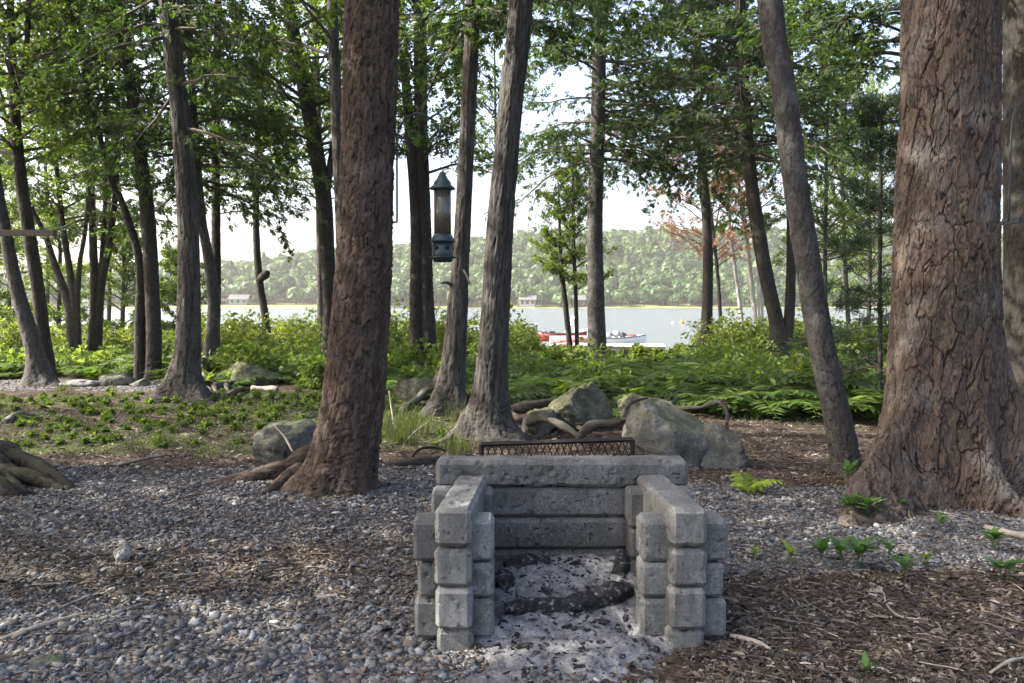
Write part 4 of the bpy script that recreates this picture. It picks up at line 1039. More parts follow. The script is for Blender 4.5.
# ------------------------------------------------------------------ rocks
def rock_mesh(seed, size, cuts=9, sub=5, rough=.085):
    import bmesh
    bm = bmesh.new(); bmesh.ops.create_icosphere(bm, subdivisions=sub, radius=1)
    V = np.array([v.co[:] for v in bm.verts]); bm.verts.ensure_lookup_table(); F = np.array([[v.index for v in f.verts] for f in bm.faces]); bm.free()
    r = np.random.default_rng(seed)
    V = V * (1 + .22 * fbm(V * 1.3 + seed, 3, seed))[:, None]
    for k in range(cuts):
        n = unit(r.normal(size=3)); h = r.uniform(.52, .85); d = V @ n - h; V = V - np.where(d > 0, d * .96, 0)[:, None] * n
    V = V * (1 + rough * fbm(V * 4 + seed, 5, seed + 5) - (rough * .8 * np.maximum(0, .12 - np.abs(fbm(V * 1.7 + seed, 3, seed + 8))) / .12 if cuts > 3 else 0))[:, None]
    return V * np.asarray(size), F
def rock(name, label, px, py, Y, size, seed, mat='rock', rz=0., sink=.3, cuts=9, sub=5, cat='rock'):
    V, F = rock_mesh(seed, size, cuts, sub)
    p = on_ground(px, py) if Y is None else np.array([(px - 512) / FPX * Y, Y, 0]); p[2] = float(ground_z(p[0], p[1])) + size[2] * (1 - 2 * sink)
    o = MB().add(V, F).build(name, M[mat], loc=p); o.rotation_euler = (0, 0, rz); return tag(o, label, cat)
rock('boulder', 'large grey boulder with a dark mossy cleft behind the fireplace', 676, 447, 7.35, (.46, .40, .45), 14, 'rock', .2, .32, 10)
rock('boulder', 'rounded lichen-grey boulder joined to the large one at its right flank', 718, 459, 7.2, (.32, .30, .33), 19, 'rock', 1.2, .34, 8)
rock('boulder', 'mossy yellow-green boulder behind the dark root, right of the cedar foot', 580, 430, 9.3, (.44, .40, .40), 23, 'rock_moss', .5, .34)
rock('boulder', 'mossy slab lying between the two boulders under the root', 648, 425, 9.2, (.42, .35, .36), 29, 'rock_moss', 0, .3)
rock('boulder', 'grey stone at the left foot of the mossy boulder', 540, 440, 9.0, (.20, .2, .22), 37, 'rock_moss', 0, .3, 8, 4)
rock('boulder', 'low rounded grey boulder left of the feeder pine', 286, 462, 7.5, (.36, .34, .27), 41, 'rock', .3, .3, 6)
rock('boulder', 'pale rock beside the massive pine at the frame edge', 1030, 425, 7.6, (.30, .3, .26), 47, 'rock_pale', .3, .3)
rock('stone', 'fist-sized pale stone standing alone on the brown gravel', 123, 560, None, (.060, .045, .072), 53, 'rock_pale', .3, .2, 12, 4, 'stone')
rock('stone', 'smooth blue-grey stone lying in the near gravel', 47, 665, None, (.075, .038, .03), 59, 'rock', .45, .3, 0, 4, 'stone')
rock('stone', 'flat light grey slab at the edge of the gravel path', 80, 386, None, (.34, .2, .085), 61, 'rock_pale', .1, .25, 6, 4, 'stone')
rock('stone', 'flat grey slab right of the light one at the path edge', 120, 385, None, (.42, .25, .17), 67, 'rock', .1, .3, 6, 4, 'stone')
rock('stone', 'small stone at the foot of the two-stemmed dark trunk', 142, 386, None, (.2, .15, .10), 71, 'rock', .1, .3, 6, 4, 'stone')
rock('stone', 'light stone just above the rounded grey boulder', 308, 418, None, (.13, .10, .05), 79, 'rock', .1, .3, 8, 4, 'stone')
rock('boulder', 'ferny stone mound behind the pale cedar roots', 250, 384, None, (.62, .4, .33), 83, 'rock_moss', .1, .35, 6, 4)
rock('stone', 'small white stone at the left pillar foot', 409, 643, None, (.028, .022, .022), 89, 'rock_pale', .1, .25, 6, 3, 'stone')
rock('stone', 'dark blue-grey stone before the ash', 456, 679, None, (.032, .02, .012), 97, 'rock', .1, .25, 6, 3, 'stone')
rock('stone', 'mossy stones heap at the left of the slender cedar roots', 412, 398, None, (.36, .3, .26), 101, 'rock_moss', .1, .3, 9, 4, 'stone')
# roots and fallen limbs lying over the boulders
def limb(name, label, path, radii, mat='root', k=12, rough=.2, cat='root'):
    p0 = np.array(path[0], float); p0[2] = float(ground_z(p0[0], p0[1])); mb = bark_tube(np.array(path) - p0, radii, 'wood', len(label) * 3, k, .02, .2)
    return tag(mb.build(name, M[mat], loc=p0), label, cat)
def q(px, py, Y): return at(px, py, Y)
limb('fallen_limb', 'dark fallen limb draped over the boulders behind the fireplace', [q(576, 441, 7.9), q(590, 427, 7.9), q(612, 423, 7.95), q(632, 418, 7.95), q(655, 411, 7.85), q(682, 408, 7.6), q(704, 407, 7.5)], [.035, .042, .04, .034, .026, .022, .012], 'limb', cat='branch')
limb('fallen_limb', 'short forked stick rising from the dark fallen limb', [q(622, 421, 8.5), q(626, 410, 8.6), q(634, 402, 8.7), q(648, 398, 8.9)], [.026, .022, .02, .01], 'limb', cat='branch')
limb('fallen_limb', 'bent pale branch hooked over the boulder top', [q(696, 409, 7.6), q(712, 404, 7.5), q(721, 402, 7.4), q(727, 411, 7.25), q(727, 424, 7.15), q(725, 438, 7.1)], [.016, .022, .024, .022, .018, .012], 'limb', cat='branch')
limb('driftwood', 'thick pale root lying across the ground left of the dark limb', [q(528, 424, 8.8), q(545, 420, 8.6), q(562, 424, 8.5), q(578, 436, 8.4)], [.035, .048, .045, .02], 'root', cat='root')
limb('log', 'dark half-buried log between cedar foot and mossy boulder', [q(512, 410, 9.8), q(530, 406, 9.8), q(550, 404, 9.9), q(572, 402, 10)], [.06, .06, .05, .04], 'limb', cat='log')
limb('log', 'low dark log at the grass edge left of the fireplace', [q(384, 467, 7.2), q(410, 463, 7.2), q(440, 459, 7.3)], [.05, .05, .04], 'limb', cat='log')  # a low dark rounded bar along the grass edge
limb('stick', 'curved dark stick on the litter left of the grate', [q(410, 459, 7.5), q(420, 449, 7.55), q(434, 447, 7.6), q(446, 451, 7.6)], [.012, .016, .016, .01], 'limb', cat='stick')
limb('stick', 'pale stick leaning from the grass toward the cedar roots', [q(402, 448, 8.2), q(410, 436, 8.6), q(428, 422, 9.2)], [.010, .010, .006], 'deadwood', cat='stick')
limb('stick', 'thin upright dead stem left of the slender cedar', [q(395, 432, 9.2), q(392, 410, 9.3), q(389, 391, 9.3)], [.014, .012, .006], 'deadwood', cat='stick')
limb('stick', 'pale bent stick leaning on the rounded grey boulder', [q(293, 452, 7.0), q(285, 438, 7.15), q(273, 424, 7.3)], [.010, .009, .005], 'deadwood', cat='stick')
limb('stick', 'weathered grey wood lying on the moss below the path', [gp(5, 424, .02), gp(20, 418, .05), gp(38, 417, .02)], [.04, .045, .02], 'drift', cat='stick')
limb('stick', 'split yellow log end beyond the pale cedar roots', [gp(252, 392, .06), gp(278, 393, .06)], [.05, .05], 'deadwood', cat='log')
limb('stick', 'pale grey stick across the gravel left of the fireplace', [gp(318, 600, .015), gp(338, 598, .015)], [.012, .010], 'deadwood', cat='stick')
limb('stick', 'long dark twig on the near gravel', [gp(256, 637, .012), gp(285, 632, .016), gp(318, 626, .012)], [.006, .008, .004], 'drift', cat='stick')
limb('stick', 'long pale twig on the brown litter at the far left', [gp(2, 642, .015), gp(50, 627, .02), gp(90, 614, .015)], [.007, .009, .005], 'deadwood', cat='stick')
limb('stick', 'short pale stick in the near gravel above the blue-grey stone', [gp(62, 609, .012), gp(90, 598, .015)], [.006, .007], 'deadwood', cat='stick')
limb('stick', 'pale flat stick at the right pillar foot', [gp(730, 638, .012), gp(756, 646, .014), gp(770, 652, .012)], [.010, .013, .006], 'deadwood', cat='stick')
limb('stick', 'curved pale twig in the mulch below the leafy plants', [gp(884, 596, .012), gp(888, 610, .02), gp(902, 620, .014), gp(930, 622, .012)], [.004, .005, .005, .003], 'deadwood', cat='stick')
limb('stick', 'thin twig arching over the mulch at the near right', [gp(990, 676, .012), gp(1010, 668, .03), gp(1030, 660, .014)], [.005, .006, .004], 'deadwood', cat='stick')
limb('stick', 'pale stick lying by the massive pine root at the frame edge', [gp(985, 530, .02), gp(1005, 536, .03), gp(1035, 541, .02)], [.018, .022, .02], 'deadwood', cat='stick')
limb('stick', 'stick lying across the moss, two prongs up', [gp(118, 468, .02), gp(150, 462, .04), gp(182, 456, .02)], [.012, .014, .008], 'drift', cat='stick')

# ------------------------------------------------------------------ small plants
def leaf_plate(L, W, n=5):
    s = np.linspace(0, 1, n + 1); w = W / 2 * np.sin(np.clip(s, .02, .985) ** .8 * pi) ** .75
    V = np.concatenate([np.stack([s * L, -w, .18 * w - .25 * L * s ** 2], 1), np.stack([s * L, 0 * s, -.25 * L * s ** 2], 1), np.stack([s * L, w, .18 * w - .25 * L * s ** 2], 1)])
    F = []
    for k in range(n):
        for b in (0, n + 1): F.append([b + k, b + k + 1, b + n + 2 + k, b + n + 1 + k])
    return V, np.array(F)
def plant(label, px, py, h, n, spread, seed, mat='leaf_plant', whorls=2, aspect=.42):
    r = np.random.default_rng(seed); p = on_ground(px, py); p[2] = float(ground_z(p[0], p[1]))
    h *= 1.25; spread *= 1.35
    root = empty('leafy_plant', p, label, 'plant', 'small leafy plants in the gravel')
    T, F = leaf_plate(1, aspect); nst = max(1, n // 5); k = 0
    for s_ in range(nst):
        off = np.array([r.normal(0, spread * .45), r.normal(0, spread * .35), 0]) if nst > 1 else np.zeros(3); hh = h * r.uniform(.6, 1.)
        mb = MB(); capped(mb, [off * .6 + [0, 0, -.02], off + [0, 0, hh * .5], off + [0, 0, hh]], [.0035, .003, .002], 5, 8); mb.build('stem', M[mat], root)
        for j in range(8):
            a = j * 2.4 + r.normal(0, .3); el = r.uniform(.25, 1.1); lv = MB(); X = np.array([[math.cos(a) * math.cos(el), math.sin(a) * math.cos(el), math.sin(el)]])
            stamp(lv, T, F, (off + np.array([0, 0, hh * r.uniform(.55, 1)]))[None], X, np.array([[0, 0, 1.]]) + r.normal(0, .15, (1, 3)), np.array([r.uniform(.75, 1.2) * spread * .44]))
            lv.build('leaf', M[mat], root)
    return root
plant('bushy leafy plant at the foot of the massive pine buttress', 872, 522, .13, 28, .17, 1)
plant('small plant just right of the bushy one under the pine', 899, 516, .10, 7, .13, 2)
plant('broad leafy plant in the gravel below the pine buttress', 848, 572, .12, 28, .17, 3)
plant('sprig right of the broad leafy plant in the gravel', 888, 566, .10, 7, .13, 4)
plant('yellow-green seedling on the gravel edge near the fireplace', 790, 565, .08, 7, .12, 5, 'leaf_yellow')
plant('tiny yellow seedling close to the right pillar', 755, 560, .06, 7, .09, 6, 'leaf_yellow')
plant('little seedling alone on the litter before the massive pine', 940, 530, .08, 7, .10, 7)
plant('pale feathery weed in the gravel between leafy plants', 925, 565, .06, 7, .09, 8, 'leaf_light')
plant('leafy plant against the pale stick at the frame edge', 1004, 552, .10, 14, .13, 9)
plant('rosette plant with broad leaves lowest at the frame edge', 1012, 578, .09, 14, .15, 10)
plant('tiny green sprout in the near mulch', 866, 676, .05, 7, .09, 11)
plant('small weed on the moss edge by the pale cedar', 204, 392, .3, 14, .3, 12, 'leaf_light')
plant('low weed beside the leaning trunk on brown litter', 822, 484, .12, 14, .2, 13)
fm = fern_mesh(np.random.default_rng(8), 5, 14, (1.0, 1.35)); V = np.concatenate(fm.v) * .36; F = fm.f
mb = MB(); mb.v.append(V); mb.n = len(V); mb.f = list(F); mb.m = [np.zeros(len(f), np.int32) for f in F]
p = on_ground(748, 493); tag(mb.build('fern', M['leaf_yellow'], loc=p, smooth=False), 'small bright yellow-green fern alone beside the fireplace', 'fern')

# ------------------------------------------------------------------ the concrete fireplace
def beam_arr(size, ch=.015, res=.0085, seed=0, rough=.004):
    hx, hy, hz = np.array(size) / 2; mb = MB()
    def face(ax, sg):
        o = [i for i in range(3) if i != ax]; H = [hx, hy, hz]
        ga, gb_ = [np.r_[-H[i], np.linspace(-H[i] + ch, H[i] - ch, max(2, int(2 * (H[i] - ch) / res)) + 1), H[i]] for i in o]; na, nb_ = len(ga), len(gb_)
        a, b = np.meshgrid(ga, gb_, indexing='ij')
        P = np.zeros((na, nb_, 3)); P[..., o[0]] = a; P[..., o[1]] = b; P[..., ax] = sg * H[ax]
        f = grid_faces(na, nb_)
        return P.reshape(-1, 3), (f if (sg > 0) == (ax != 1) else f[:, ::-1])
    for ax in range(3):
        for sg in (-1, 1):
            P, f = face(ax, sg); mb.add(P, f)
    V = np.concatenate(mb.v); h = np.array([hx, hy, hz])
    r = np.random.default_rng(seed)
    chv = np.full((len(V), 1), ch)
    e = np.maximum(np.abs(V) - (h - chv), 0); s = e.sum(1, keepdims=True)
    k = np.where(s > chv, chv / np.maximum(s, 1e-9), 1.); V = np.sign(V) * (np.minimum(np.abs(V), h - chv) + e * k)
    d = rough * .5 * fbm(V * 9 + seed * 3, 4, seed) + rough * .2 * fbm(V * 70 + seed, 2, seed + 2) - rough * 2.2 * np.maximum(0, fbm(V * 38 + seed, 2, seed + 1) - .38) * 3 - rough * 5 * np.maximum(0, fbm(V * 10 + seed * 7, 4, seed + 4) - .34) * (.35 + 1.6 * (s[:, 0] > ch * .8))
    V = V + unit(V / h ** 2) * d[:, None]
    return V, mb.f
def beam(root, base, c, size, seed, rz=0., soot=None, name='concrete_beam', rough=.004, tilt=(0, 0), ch=.015, tone=.0):
    V, fs = beam_arr(size, ch, seed=seed, rough=rough); c = np.array(c, float) - base
    s_, q_ = math.sin(rz), math.cos(rz)
    V = np.stack([V[:, 0] * q_ - V[:, 1] * s_, V[:, 0] * s_ + V[:, 1] * q_, V[:, 2] + V[:, 0] * tilt[0] + V[:, 1] * tilt[1]], 1) + c
    W = V + base
    so = np.zeros(len(V)) if soot is None else soot(W)
    mb = MB(); mb.v = [V]; mb.n = len(V); mb.f = fs; mb.m = [np.zeros(len(f), np.int32) for f in fs]; mb.c = [np.stack([so, so * 0 + tone, so], 1)]
    o = mb.build(name, M['concrete'], root, smooth=True, cname='soot'); o.data.set_sharp_from_angle(angle=R(27)); return o
fb = np.array([.255, 3.85, 0.])
fire = empty('fireplace', fb, 'three-sided outdoor fireplace of stacked grey concrete beams with ash inside', 'fireplace')
def soot_back(W):
    n = fbm(W * 4, 3, 3)
    c = 1.15 * np.exp(-((W[:, 0] - .27) / .46) ** 4) * sstep(4.32, 4.12, W[:, 1])
    return np.clip(c * (.75 + 1.3 * n) - .12 + .5 * sstep(.55, .63, W[:, 2]) * sstep(.15, -.05, np.abs(W[:, 0] - .02) - .1), 0, .9)
def soot_in(W, xin, sg):
    return np.clip(.75 * sstep(.06, -.03, sg * (W[:, 0] - xin)) * sstep(3.45, 4.0, W[:, 1]) * (.7 + .8 * fbm(W * 5, 2, 6)), 0, .85)
bz = [(.66, .515), (.511, .35), (.346, .178), (.174, .0)]
for k, (a, b) in enumerate(bz):
    yy = 4.235 if k == 0 else 4.255
    beam(fire, fb, (.265 + .01 * (k % 2), yy, (a + b) / 2), (1.335 - .03 * (k > 0), .165, a - b), 50 + k, .004 * k, soot_back, rough=.007, ch=.021)
for sg, xf, xb, s0 in ((-1, -.252, -.205, 60), (1, .755, .73, 70)):
    rz = math.atan2(-(xb - xf), .79)
    for k, (a, b) in enumerate([(.606, .440), (.437, .272), (.269, .089), (.086, -.08)]):
        dx = [0, .006, .0, -.004][k] * sg; dy = [0, .012, .004, .012][k]
        L = 4.13 - 3.335
        cx = (xf + xb) / 2 + dx
        beam(fire, fb, (cx, 3.335 + L / 2 + dy, (a + b) / 2), (.158, L - dy, a - b), s0 + k, rz, lambda W, xx=(xf + .08 if sg < 0 else xf - .08): soot_in(W, xx, -sg if sg < 0 else 1) if False else np.clip(.6 * sstep(3.5, 4.05, W[:, 1]) * (.5 + fbm(W * 5, 2, 6)), 0, .8), rough=.006, tilt=(0, -.033 if k == 0 else 0), ch=.019, tone=(.85 if sg < 0 and k in (1, 2) else [.12, .2, .35, .1][k]))
    for k, (a, b) in enumerate([(.545, .362), (.352, .202), (.192, .02)]):
        x0, x1 = ((-.43, -.075), (.560, .942))[sg > 0]; j = [0, .02, .004][k]
        beam(fire, fb, ((x0 + x1) / 2 + (j - .008) * -sg * .5, 3.50, (a + b) / 2), (x1 - x0 - j, .155, a - b), s0 + 10 + k, [.02, -.015, .01][k], None, 'concrete_block', rough=.006, ch=.017, tone=[.05, .15, 0][k])
        beam(fire, fb, ((x0 + x1) / 2 + j * .4, 4.02, (a + b) / 2), (x1 - x0 - .05, .155, a - b), s0 + 20 + k, 0, lambda W: np.clip(.5 * (1 + fbm(W * 5, 2, 6)) * sstep(.9, .2, np.abs(W[:, 0] - .25)), 0, .8), 'concrete_block', rough=.0045)
    beam(fire, fb, ((x0 + x1) / 2, 3.52, -.03), (x1 - x0 - .03, .14, .085), s0 + 17, 0, None, 'concrete_block')
# ash bed
def ash():
    xs_ = np.linspace(-.35, .95, 110); ys_ = np.linspace(2.85, 4.18, 120); X, Y = np.meshgrid(xs_, ys_)
    h = .10 * sstep(3.35, 4.15, Y) + .035 * sstep(2.95, 3.4, Y)
    prof = np.where(Y > 3.45, 1, np.exp(-((X - .27) / .36) ** 4))
    edge = 1 - np.clip(sstep(.50, .30, np.abs(X - .27) + .12 * fbm(np.stack([X * 5, Y * 5, 0 * X], -1), 3, 4)) * sstep(2.85, 3.1, Y + .12 * fbm(np.stack([X * 6, Y * 6, 0 * X + 4], -1), 3, 5)) * (1 - .8 * sstep(4.0, 4.15, Y) * sstep(.35, .1, X + .1)), 0, 1)
    Z = h * prof * (1 - .4 * edge) + .035 * fbm(np.stack([X * 6, Y * 6, 0 * X], -1), 4, 8) + .012 * fbm(np.stack([X * 30, Y * 30, 0 * X], -1), 2, 9) + .012 - .06 * sstep(.5, 1, edge) * (Y < 3.45)
    o = MB().add(np.stack([X, Y, Z], -1), grid_faces(120, 110), 0, np.stack([edge * .9] * 3, -1).reshape(-1, 3)).build('ash', M['ash'], cname='soot')
    tag(o, 'pale grey wood ash spilling out of the fireplace', kind='stuff')
    r = np.random.default_rng(5); mb = MB(); n = 1500; x = r.normal(.25, .26, n); y = r.uniform(2.9, 4.12, n); k = (x > -.3) & (x < .85) & ((np.abs(x - .25) < .31) | (y < 3.45)); x, y = x[k], y[k]; n = len(x)
    z = np.array([Z[min(119, max(0, int((b - 2.85) / 1.33 * 119))), min(109, max(0, int((a + .35) / 1.3 * 109)))] for a, b in zip(x, y)])
    s = r.lognormal(math.log(.0030), .7, n).clip(.0012, .02); X3 = unit(np.stack([r.normal(size=n), r.normal(size=n), r.normal(0, .2, n)], 1))
    stamp(mb, OV * (1 + .2 * r.normal(size=(len(OV), 1)).clip(-1, 1)), OF, np.stack([x, y, z + s * .3], 1), X3, np.array([0, 0, 1.]) + r.normal(0, .4, (n, 3)), np.stack([s * r.uniform(1, 2.6, n), s, s * .7], 1))
    tag(mb.build('charcoal_debris', M['char'], smooth=False), 'crumbs of charcoal scattered in the ash', kind='stuff')
    return Z
ash()
def log(label, path, radii, seed, name='charred_log'):
    p0 = np.array(path[0]); mb = MB(); mb = bark_tube(np.array(path) - p0, radii, 'bark_grey', seed, 36, .008, .3); return tag(mb.build(name, M['char'], loc=p0), label, 'log')
log('long crooked charred log lying across the ash', [(-.035, 3.60, .085), (.10, 3.62, .083), (.25, 3.62, .085), (.36, 3.66, .10), (.47, 3.70, .12), (.56, 3.74, .125)], [.030, .031, .033, .04, .045, .036], 3)
log('short burnt log against the back wall on the left', [(-.03, 4.02, .13), (.06, 4.07, .14), (.19, 4.05, .135)], [.04, .05, .04], 7)
log('charred stump of wood in the back right corner', [(.53, 3.93, .12), (.555, 3.97, .17), (.56, 4.03, .21)], [.045, .045, .03], 9)
log('burnt lump in the back left corner of the ash', [(-.07, 3.85, .09), (-.04, 3.90, .11), (-.03, 3.96, .12)], [.04, .045, .03], 12)
# grill grate leaning behind the back wall
gx0, gx1, gy = (481 - 512) / FPX * 4.62, (634 - 512) / FPX * 4.62, 4.62
gr = empty('grill_grate', ((gx0 + gx1) / 2, gy, 0), 'dark iron grill grate of diamond mesh leaning behind the fireplace', 'grate')
zt0, zt1 = at(481, 445, 4.62)[2], at(634, 440, 4.62)[2]
w = (gx1 - gx0) / 2
def gz(x, s): return (zt0 + (zt1 - zt0) * (x + w) / (2 * w)) * s
mb = MB()
lean = -.10
def gpt(x, s): return np.array([x, lean * (s - 1) + .0 + .02, gz(x, s)])
for a, b in (((-w, 1), (w, 1)), ((-w, .04), (w, .04)), ((-w, .04), (-w, 1)), ((w, .04), (w, 1))):
    capped(mb, [gpt(*a), gpt(*b)], [.0145, .0145], 4, 3)
mb.build('grate_frame', M['rust'], gr, smooth=False)
mb = MB(); nx = 22; dxx = 2 * w / nx
segs = []
nzr = 13
for i in range(nx):
    for j in range(nzr):
        s0, s1 = .04 + .96 * j / nzr, .04 + .96 * (j + 1) / nzr; x0_ = -w + i * dxx + (j % 2) * dxx / 2
        for sg in (-1, 1):
            xb_ = x0_ + sg * dxx / 2
            if -w <= xb_ <= w and -w <= x0_ <= w: segs.append([gpt(x0_, s0), gpt(xb_, s1)])
v, f = tubes(np.array(segs), np.full((len(segs), 2), .0034), 4); mb.add(v, f); mb.build('mesh_panel', M['rust'], gr, smooth=False)

# ------------------------------------------------------------------ bird feeder on its hook
FX, FY = (443 - 512) / FPX * 6.2, 6.2
ztop = at(443, 172, 6.2)[2]; zb = at(443, 262, 6.2)[2]
fd = empty('bird_feeder', (FX, FY, zb), 'green tube bird feeder full of seed hanging from the hook on the pine', 'bird feeder')
z_ = lambda py: at(443, py, 6.2)[2] - zb
lathe(MB(), [(.0, z_(171)), (.012, z_(171.3)), (.022, z_(173)), (.032, z_(176)), (.044, z_(179)), (.058, z_(181)), (.066, z_(182.5)), (.069, z_(185)), (.095, z_(187.5)), (.099, z_(188.6)), (.096, z_(189.5)), (.060, z_(189.2)), (.0, z_(189))]).build('lid', M['green_plastic'], fd)
lathe(MB(), [(.0, z_(189.2)), (.066, z_(189.2)), (.066, z_(236)), (.0, z_(236))]).build('seed_tube', M['tube'], fd)
lathe(MB(), [(.0, z_(234)), (.068, z_(234)), (.078, z_(237)), (.094, z_(240)), (.096, z_(241.5)), (.086, z_(242.5)), (.0, z_(242.5))]).build('collar', M['green_plastic'], fd)
bs = lathe(MB(), [(.0, z_(242.4)), (.082, z_(242.4)), (.083, z_(255)), (.078, z_(260)), (.070, z_(262)), (.0, z_(262.2))]).build('seed_base', M['dark_green'], fd)
for k in range(6):
    a = -pi / 2 + .52 + k * pi / 3; mb = MB(); d = np.array([math.cos(a), math.sin(a), 0])
    capped(mb, [d * .080 + [0, 0, z_(248)], d * .0850 + [0, 0, z_(248)]], [.017, .017], 16, 3); mb.build('port', M['hole'], bs)
mb = MB(); th = np.linspace(0, 2 * pi, 33)
for rr in (.106,): capped(mb, [(rr * math.cos(a), rr * math.sin(a), z_(257.5)) for a in th], [.0045, .0045], 8, 64)
for k in range(6):
    a = -pi / 2 + k * pi / 3; d = np.array([math.cos(a), math.sin(a), 0]); capped(mb, [d * .078 + [0, 0, z_(256.5)], d * .118 + [0, 0, z_(257.5)]], [.004, .004], 6, 3)
mb.build('perch_ring', M['dark_green'], fd)
mb = MB(); hk = at(440, 131, 6.22) - np.array([FX, FY, zb])
th = np.linspace(0, 1, 60); wire = np.stack([hk[0] * (1 - th) + .012 * np.sin(th * 26) * (th > .15), 0 * th + .012 * np.cos(th * 26) * (th > .15), hk[2] * (1 - th) + z_(171.5) * th], 1)
capped(mb, wire, [.0028, .0028], 6, 120); mb.build('hanger', M['iron'], fd)
tr_x = at(391, 222, 6.3)[0]
hb = empty('feeder_hook', (tr_x, 6.3, at(391, 222, 6.3)[2]), 'curved dark iron hook screwed to the pine, holding the feeder', 'hook')
o0 = np.array(hb.location)
mb = MB(); pts = [at(388, 222, 6.28), at(396, 222, 6.27), at(397, 219, 6.27), at(397, 190, 6.26), at(397, 150, 6.25), at(398, 133, 6.25), at(403, 122, 6.24), at(412, 115, 6.23), at(421, 114, 6.22), at(431, 119, 6.22), at(437, 128, 6.22), at(440, 132, 6.22), at(443, 129, 6.22)]
capped(mb, np.array(pts) - o0, [.008] * len(pts), 10, 110); mb.build('bent_rod', M['iron'], hb)
mb = MB(); capped(mb, np.array([at(391, 150, 6.28), at(398, 150, 6.25)]) - o0, [.007, .007], 8, 4); mb.build('standoff', M['iron'], hb)
mb = MB(); c = at(387, 222, 6.28) - o0; box(mb, c + [-.015, -.015, -.05], c + [.02, .015, .05]); mb.build('mounting_plate', M['iron'], hb, smooth=False)
h2 = empty('iron_hook', at(1008, 222, 7.6), 'tall dark iron hook on the shaded trunk behind the massive pine', 'hook'); o0 = np.array(h2.location)
mb = MB(); pts = [at(1002, 222, 7.75), at(1007, 221, 7.6), at(1009, 216, 7.55), at(1010, 180, 7.5), at(1011, 140, 7.5), at(1013, 118, 7.5), at(1018, 106, 7.5), at(1026, 100, 7.5), at(1036, 100, 7.5), at(1044, 108, 7.5), at(1047, 120, 7.5)]
capped(mb, np.array(pts) - o0, [.010] * len(pts), 10, 90); mb.build('bent_rod', M['iron'], h2)
mb = MB(); c = at(1005, 222, 7.9) - o0; box(mb, c + [-.02, -.25, -.03], c + [.02, .02, .03]); mb.build('mounting_plate', M['iron'], h2, smooth=False)
# board across the left trunks
a, b = at(-40, 233, 13.7), at(55, 235, 13.7); mb = MB(); box(mb, np.array([0, -.06, -.05]), np.array([b[0] - a[0], .06, .05]))
o = mb.build('wooden_board', M['brown_wall'], loc=a, smooth=False); tag(o, 'weathered wooden board nailed across the leaning grey trunk', 'board')

# ------------------------------------------------------------------ on the water
def hull(mb, L, B, D, sheer=.12, n=40, m=14, fine=2.2, transom=0., thick=True, mi=0):
    """open boat hull along X, bow at +X; both ends pointed unless transom"""
    s = np.linspace(0, 1, n); x = (s - .5) * L
    e = np.abs(2 * s - 1) ** fine; w = B / 2 * (1 - e)
    if transom: w = np.where(s < .5, B / 2 * (transom + (1 - transom) * (1 - np.abs(2 * s - 1) ** 2.5)), w)
    w = np.maximum(w, .012); top = D + sheer * np.abs(2 * s - 1) ** 2.5
    th = np.linspace(-pi / 2, pi / 2, m); cs, sn = np.cos(th), np.sin(th)
    Yv = w[:, None] * np.sign(sn) * np.abs(sn) ** .7; Zv = top[:, None] * (1 - np.abs(cs) ** .8) * 1.0
    Xv = np.broadcast_to(x[:, None], Yv.shape)
    mb.add(np.stack([Xv, Yv, Zv], -1), grid_faces(n, m), mi)
    return x, w, top
def canoe(label, loc, rz, L, B, D, hm, deck=None, flip=False, name='canoe', sub=None):
    root = empty(name, loc, label, 'canoe', rz=rz)
    mb = MB(); x, w, top = hull(mb, L, B, D)
    o = mb.build('hull', hm, root); sm = o.modifiers.new('thickness', 'SOLIDIFY'); sm.thickness = .02
    g = MB()
    for sg in (-1, 1): capped(g, np.stack([x, sg * w, top], 1), [.022, .022], 6, 60)
    g.build('gunwale', deck or M['black_trim'], root)
    for xx in (-L * .26, L * .24):
        sb = MB(); ww = np.interp(xx, x, w); box(sb, (xx - .12, -ww, D * .68), (xx + .12, ww, D * .74)); sb.build('seat', M['drift'], root, smooth=False)
    if flip: root.rotation_euler = (pi, 0, rz); root.location.z += D + .1
    return root
DK = 40.0
def wpt(px, Y, z): return np.array([(px - 512) / FPX * Y, Y, z])
canoe('red canoe with black gunwale pulled up behind the upturned one', wpt(562, 41.5, -.62), R(172), 2.6, .8, .42, M['red_paint'])
canoe('upturned faded red and white canoe resting on the dock rack', wpt(575, 38.6, -.62), R(6), 2.5, .75, .34, M['pink_paint'], M['white_paint'], True)
# rack under it
rk = empty('canoe_rack', wpt(575, 38.6, -1.2), 'low dark timber rack under the upturned canoe', 'rack')
for xx in (-.6, .6):
    mb = MB(); box(mb, (xx - .05, -.4, .42), (xx + .05, .4, .52)); mb.build('crossbar', M['brown_wall'], rk, smooth=False)
    for yy in (-.33, .33):
        mb = MB(); box(mb, (xx - .05, yy - .05, -.2), (xx + .05, yy + .05, .418)); mb.build('leg', M['brown_wall'], rk, smooth=False)
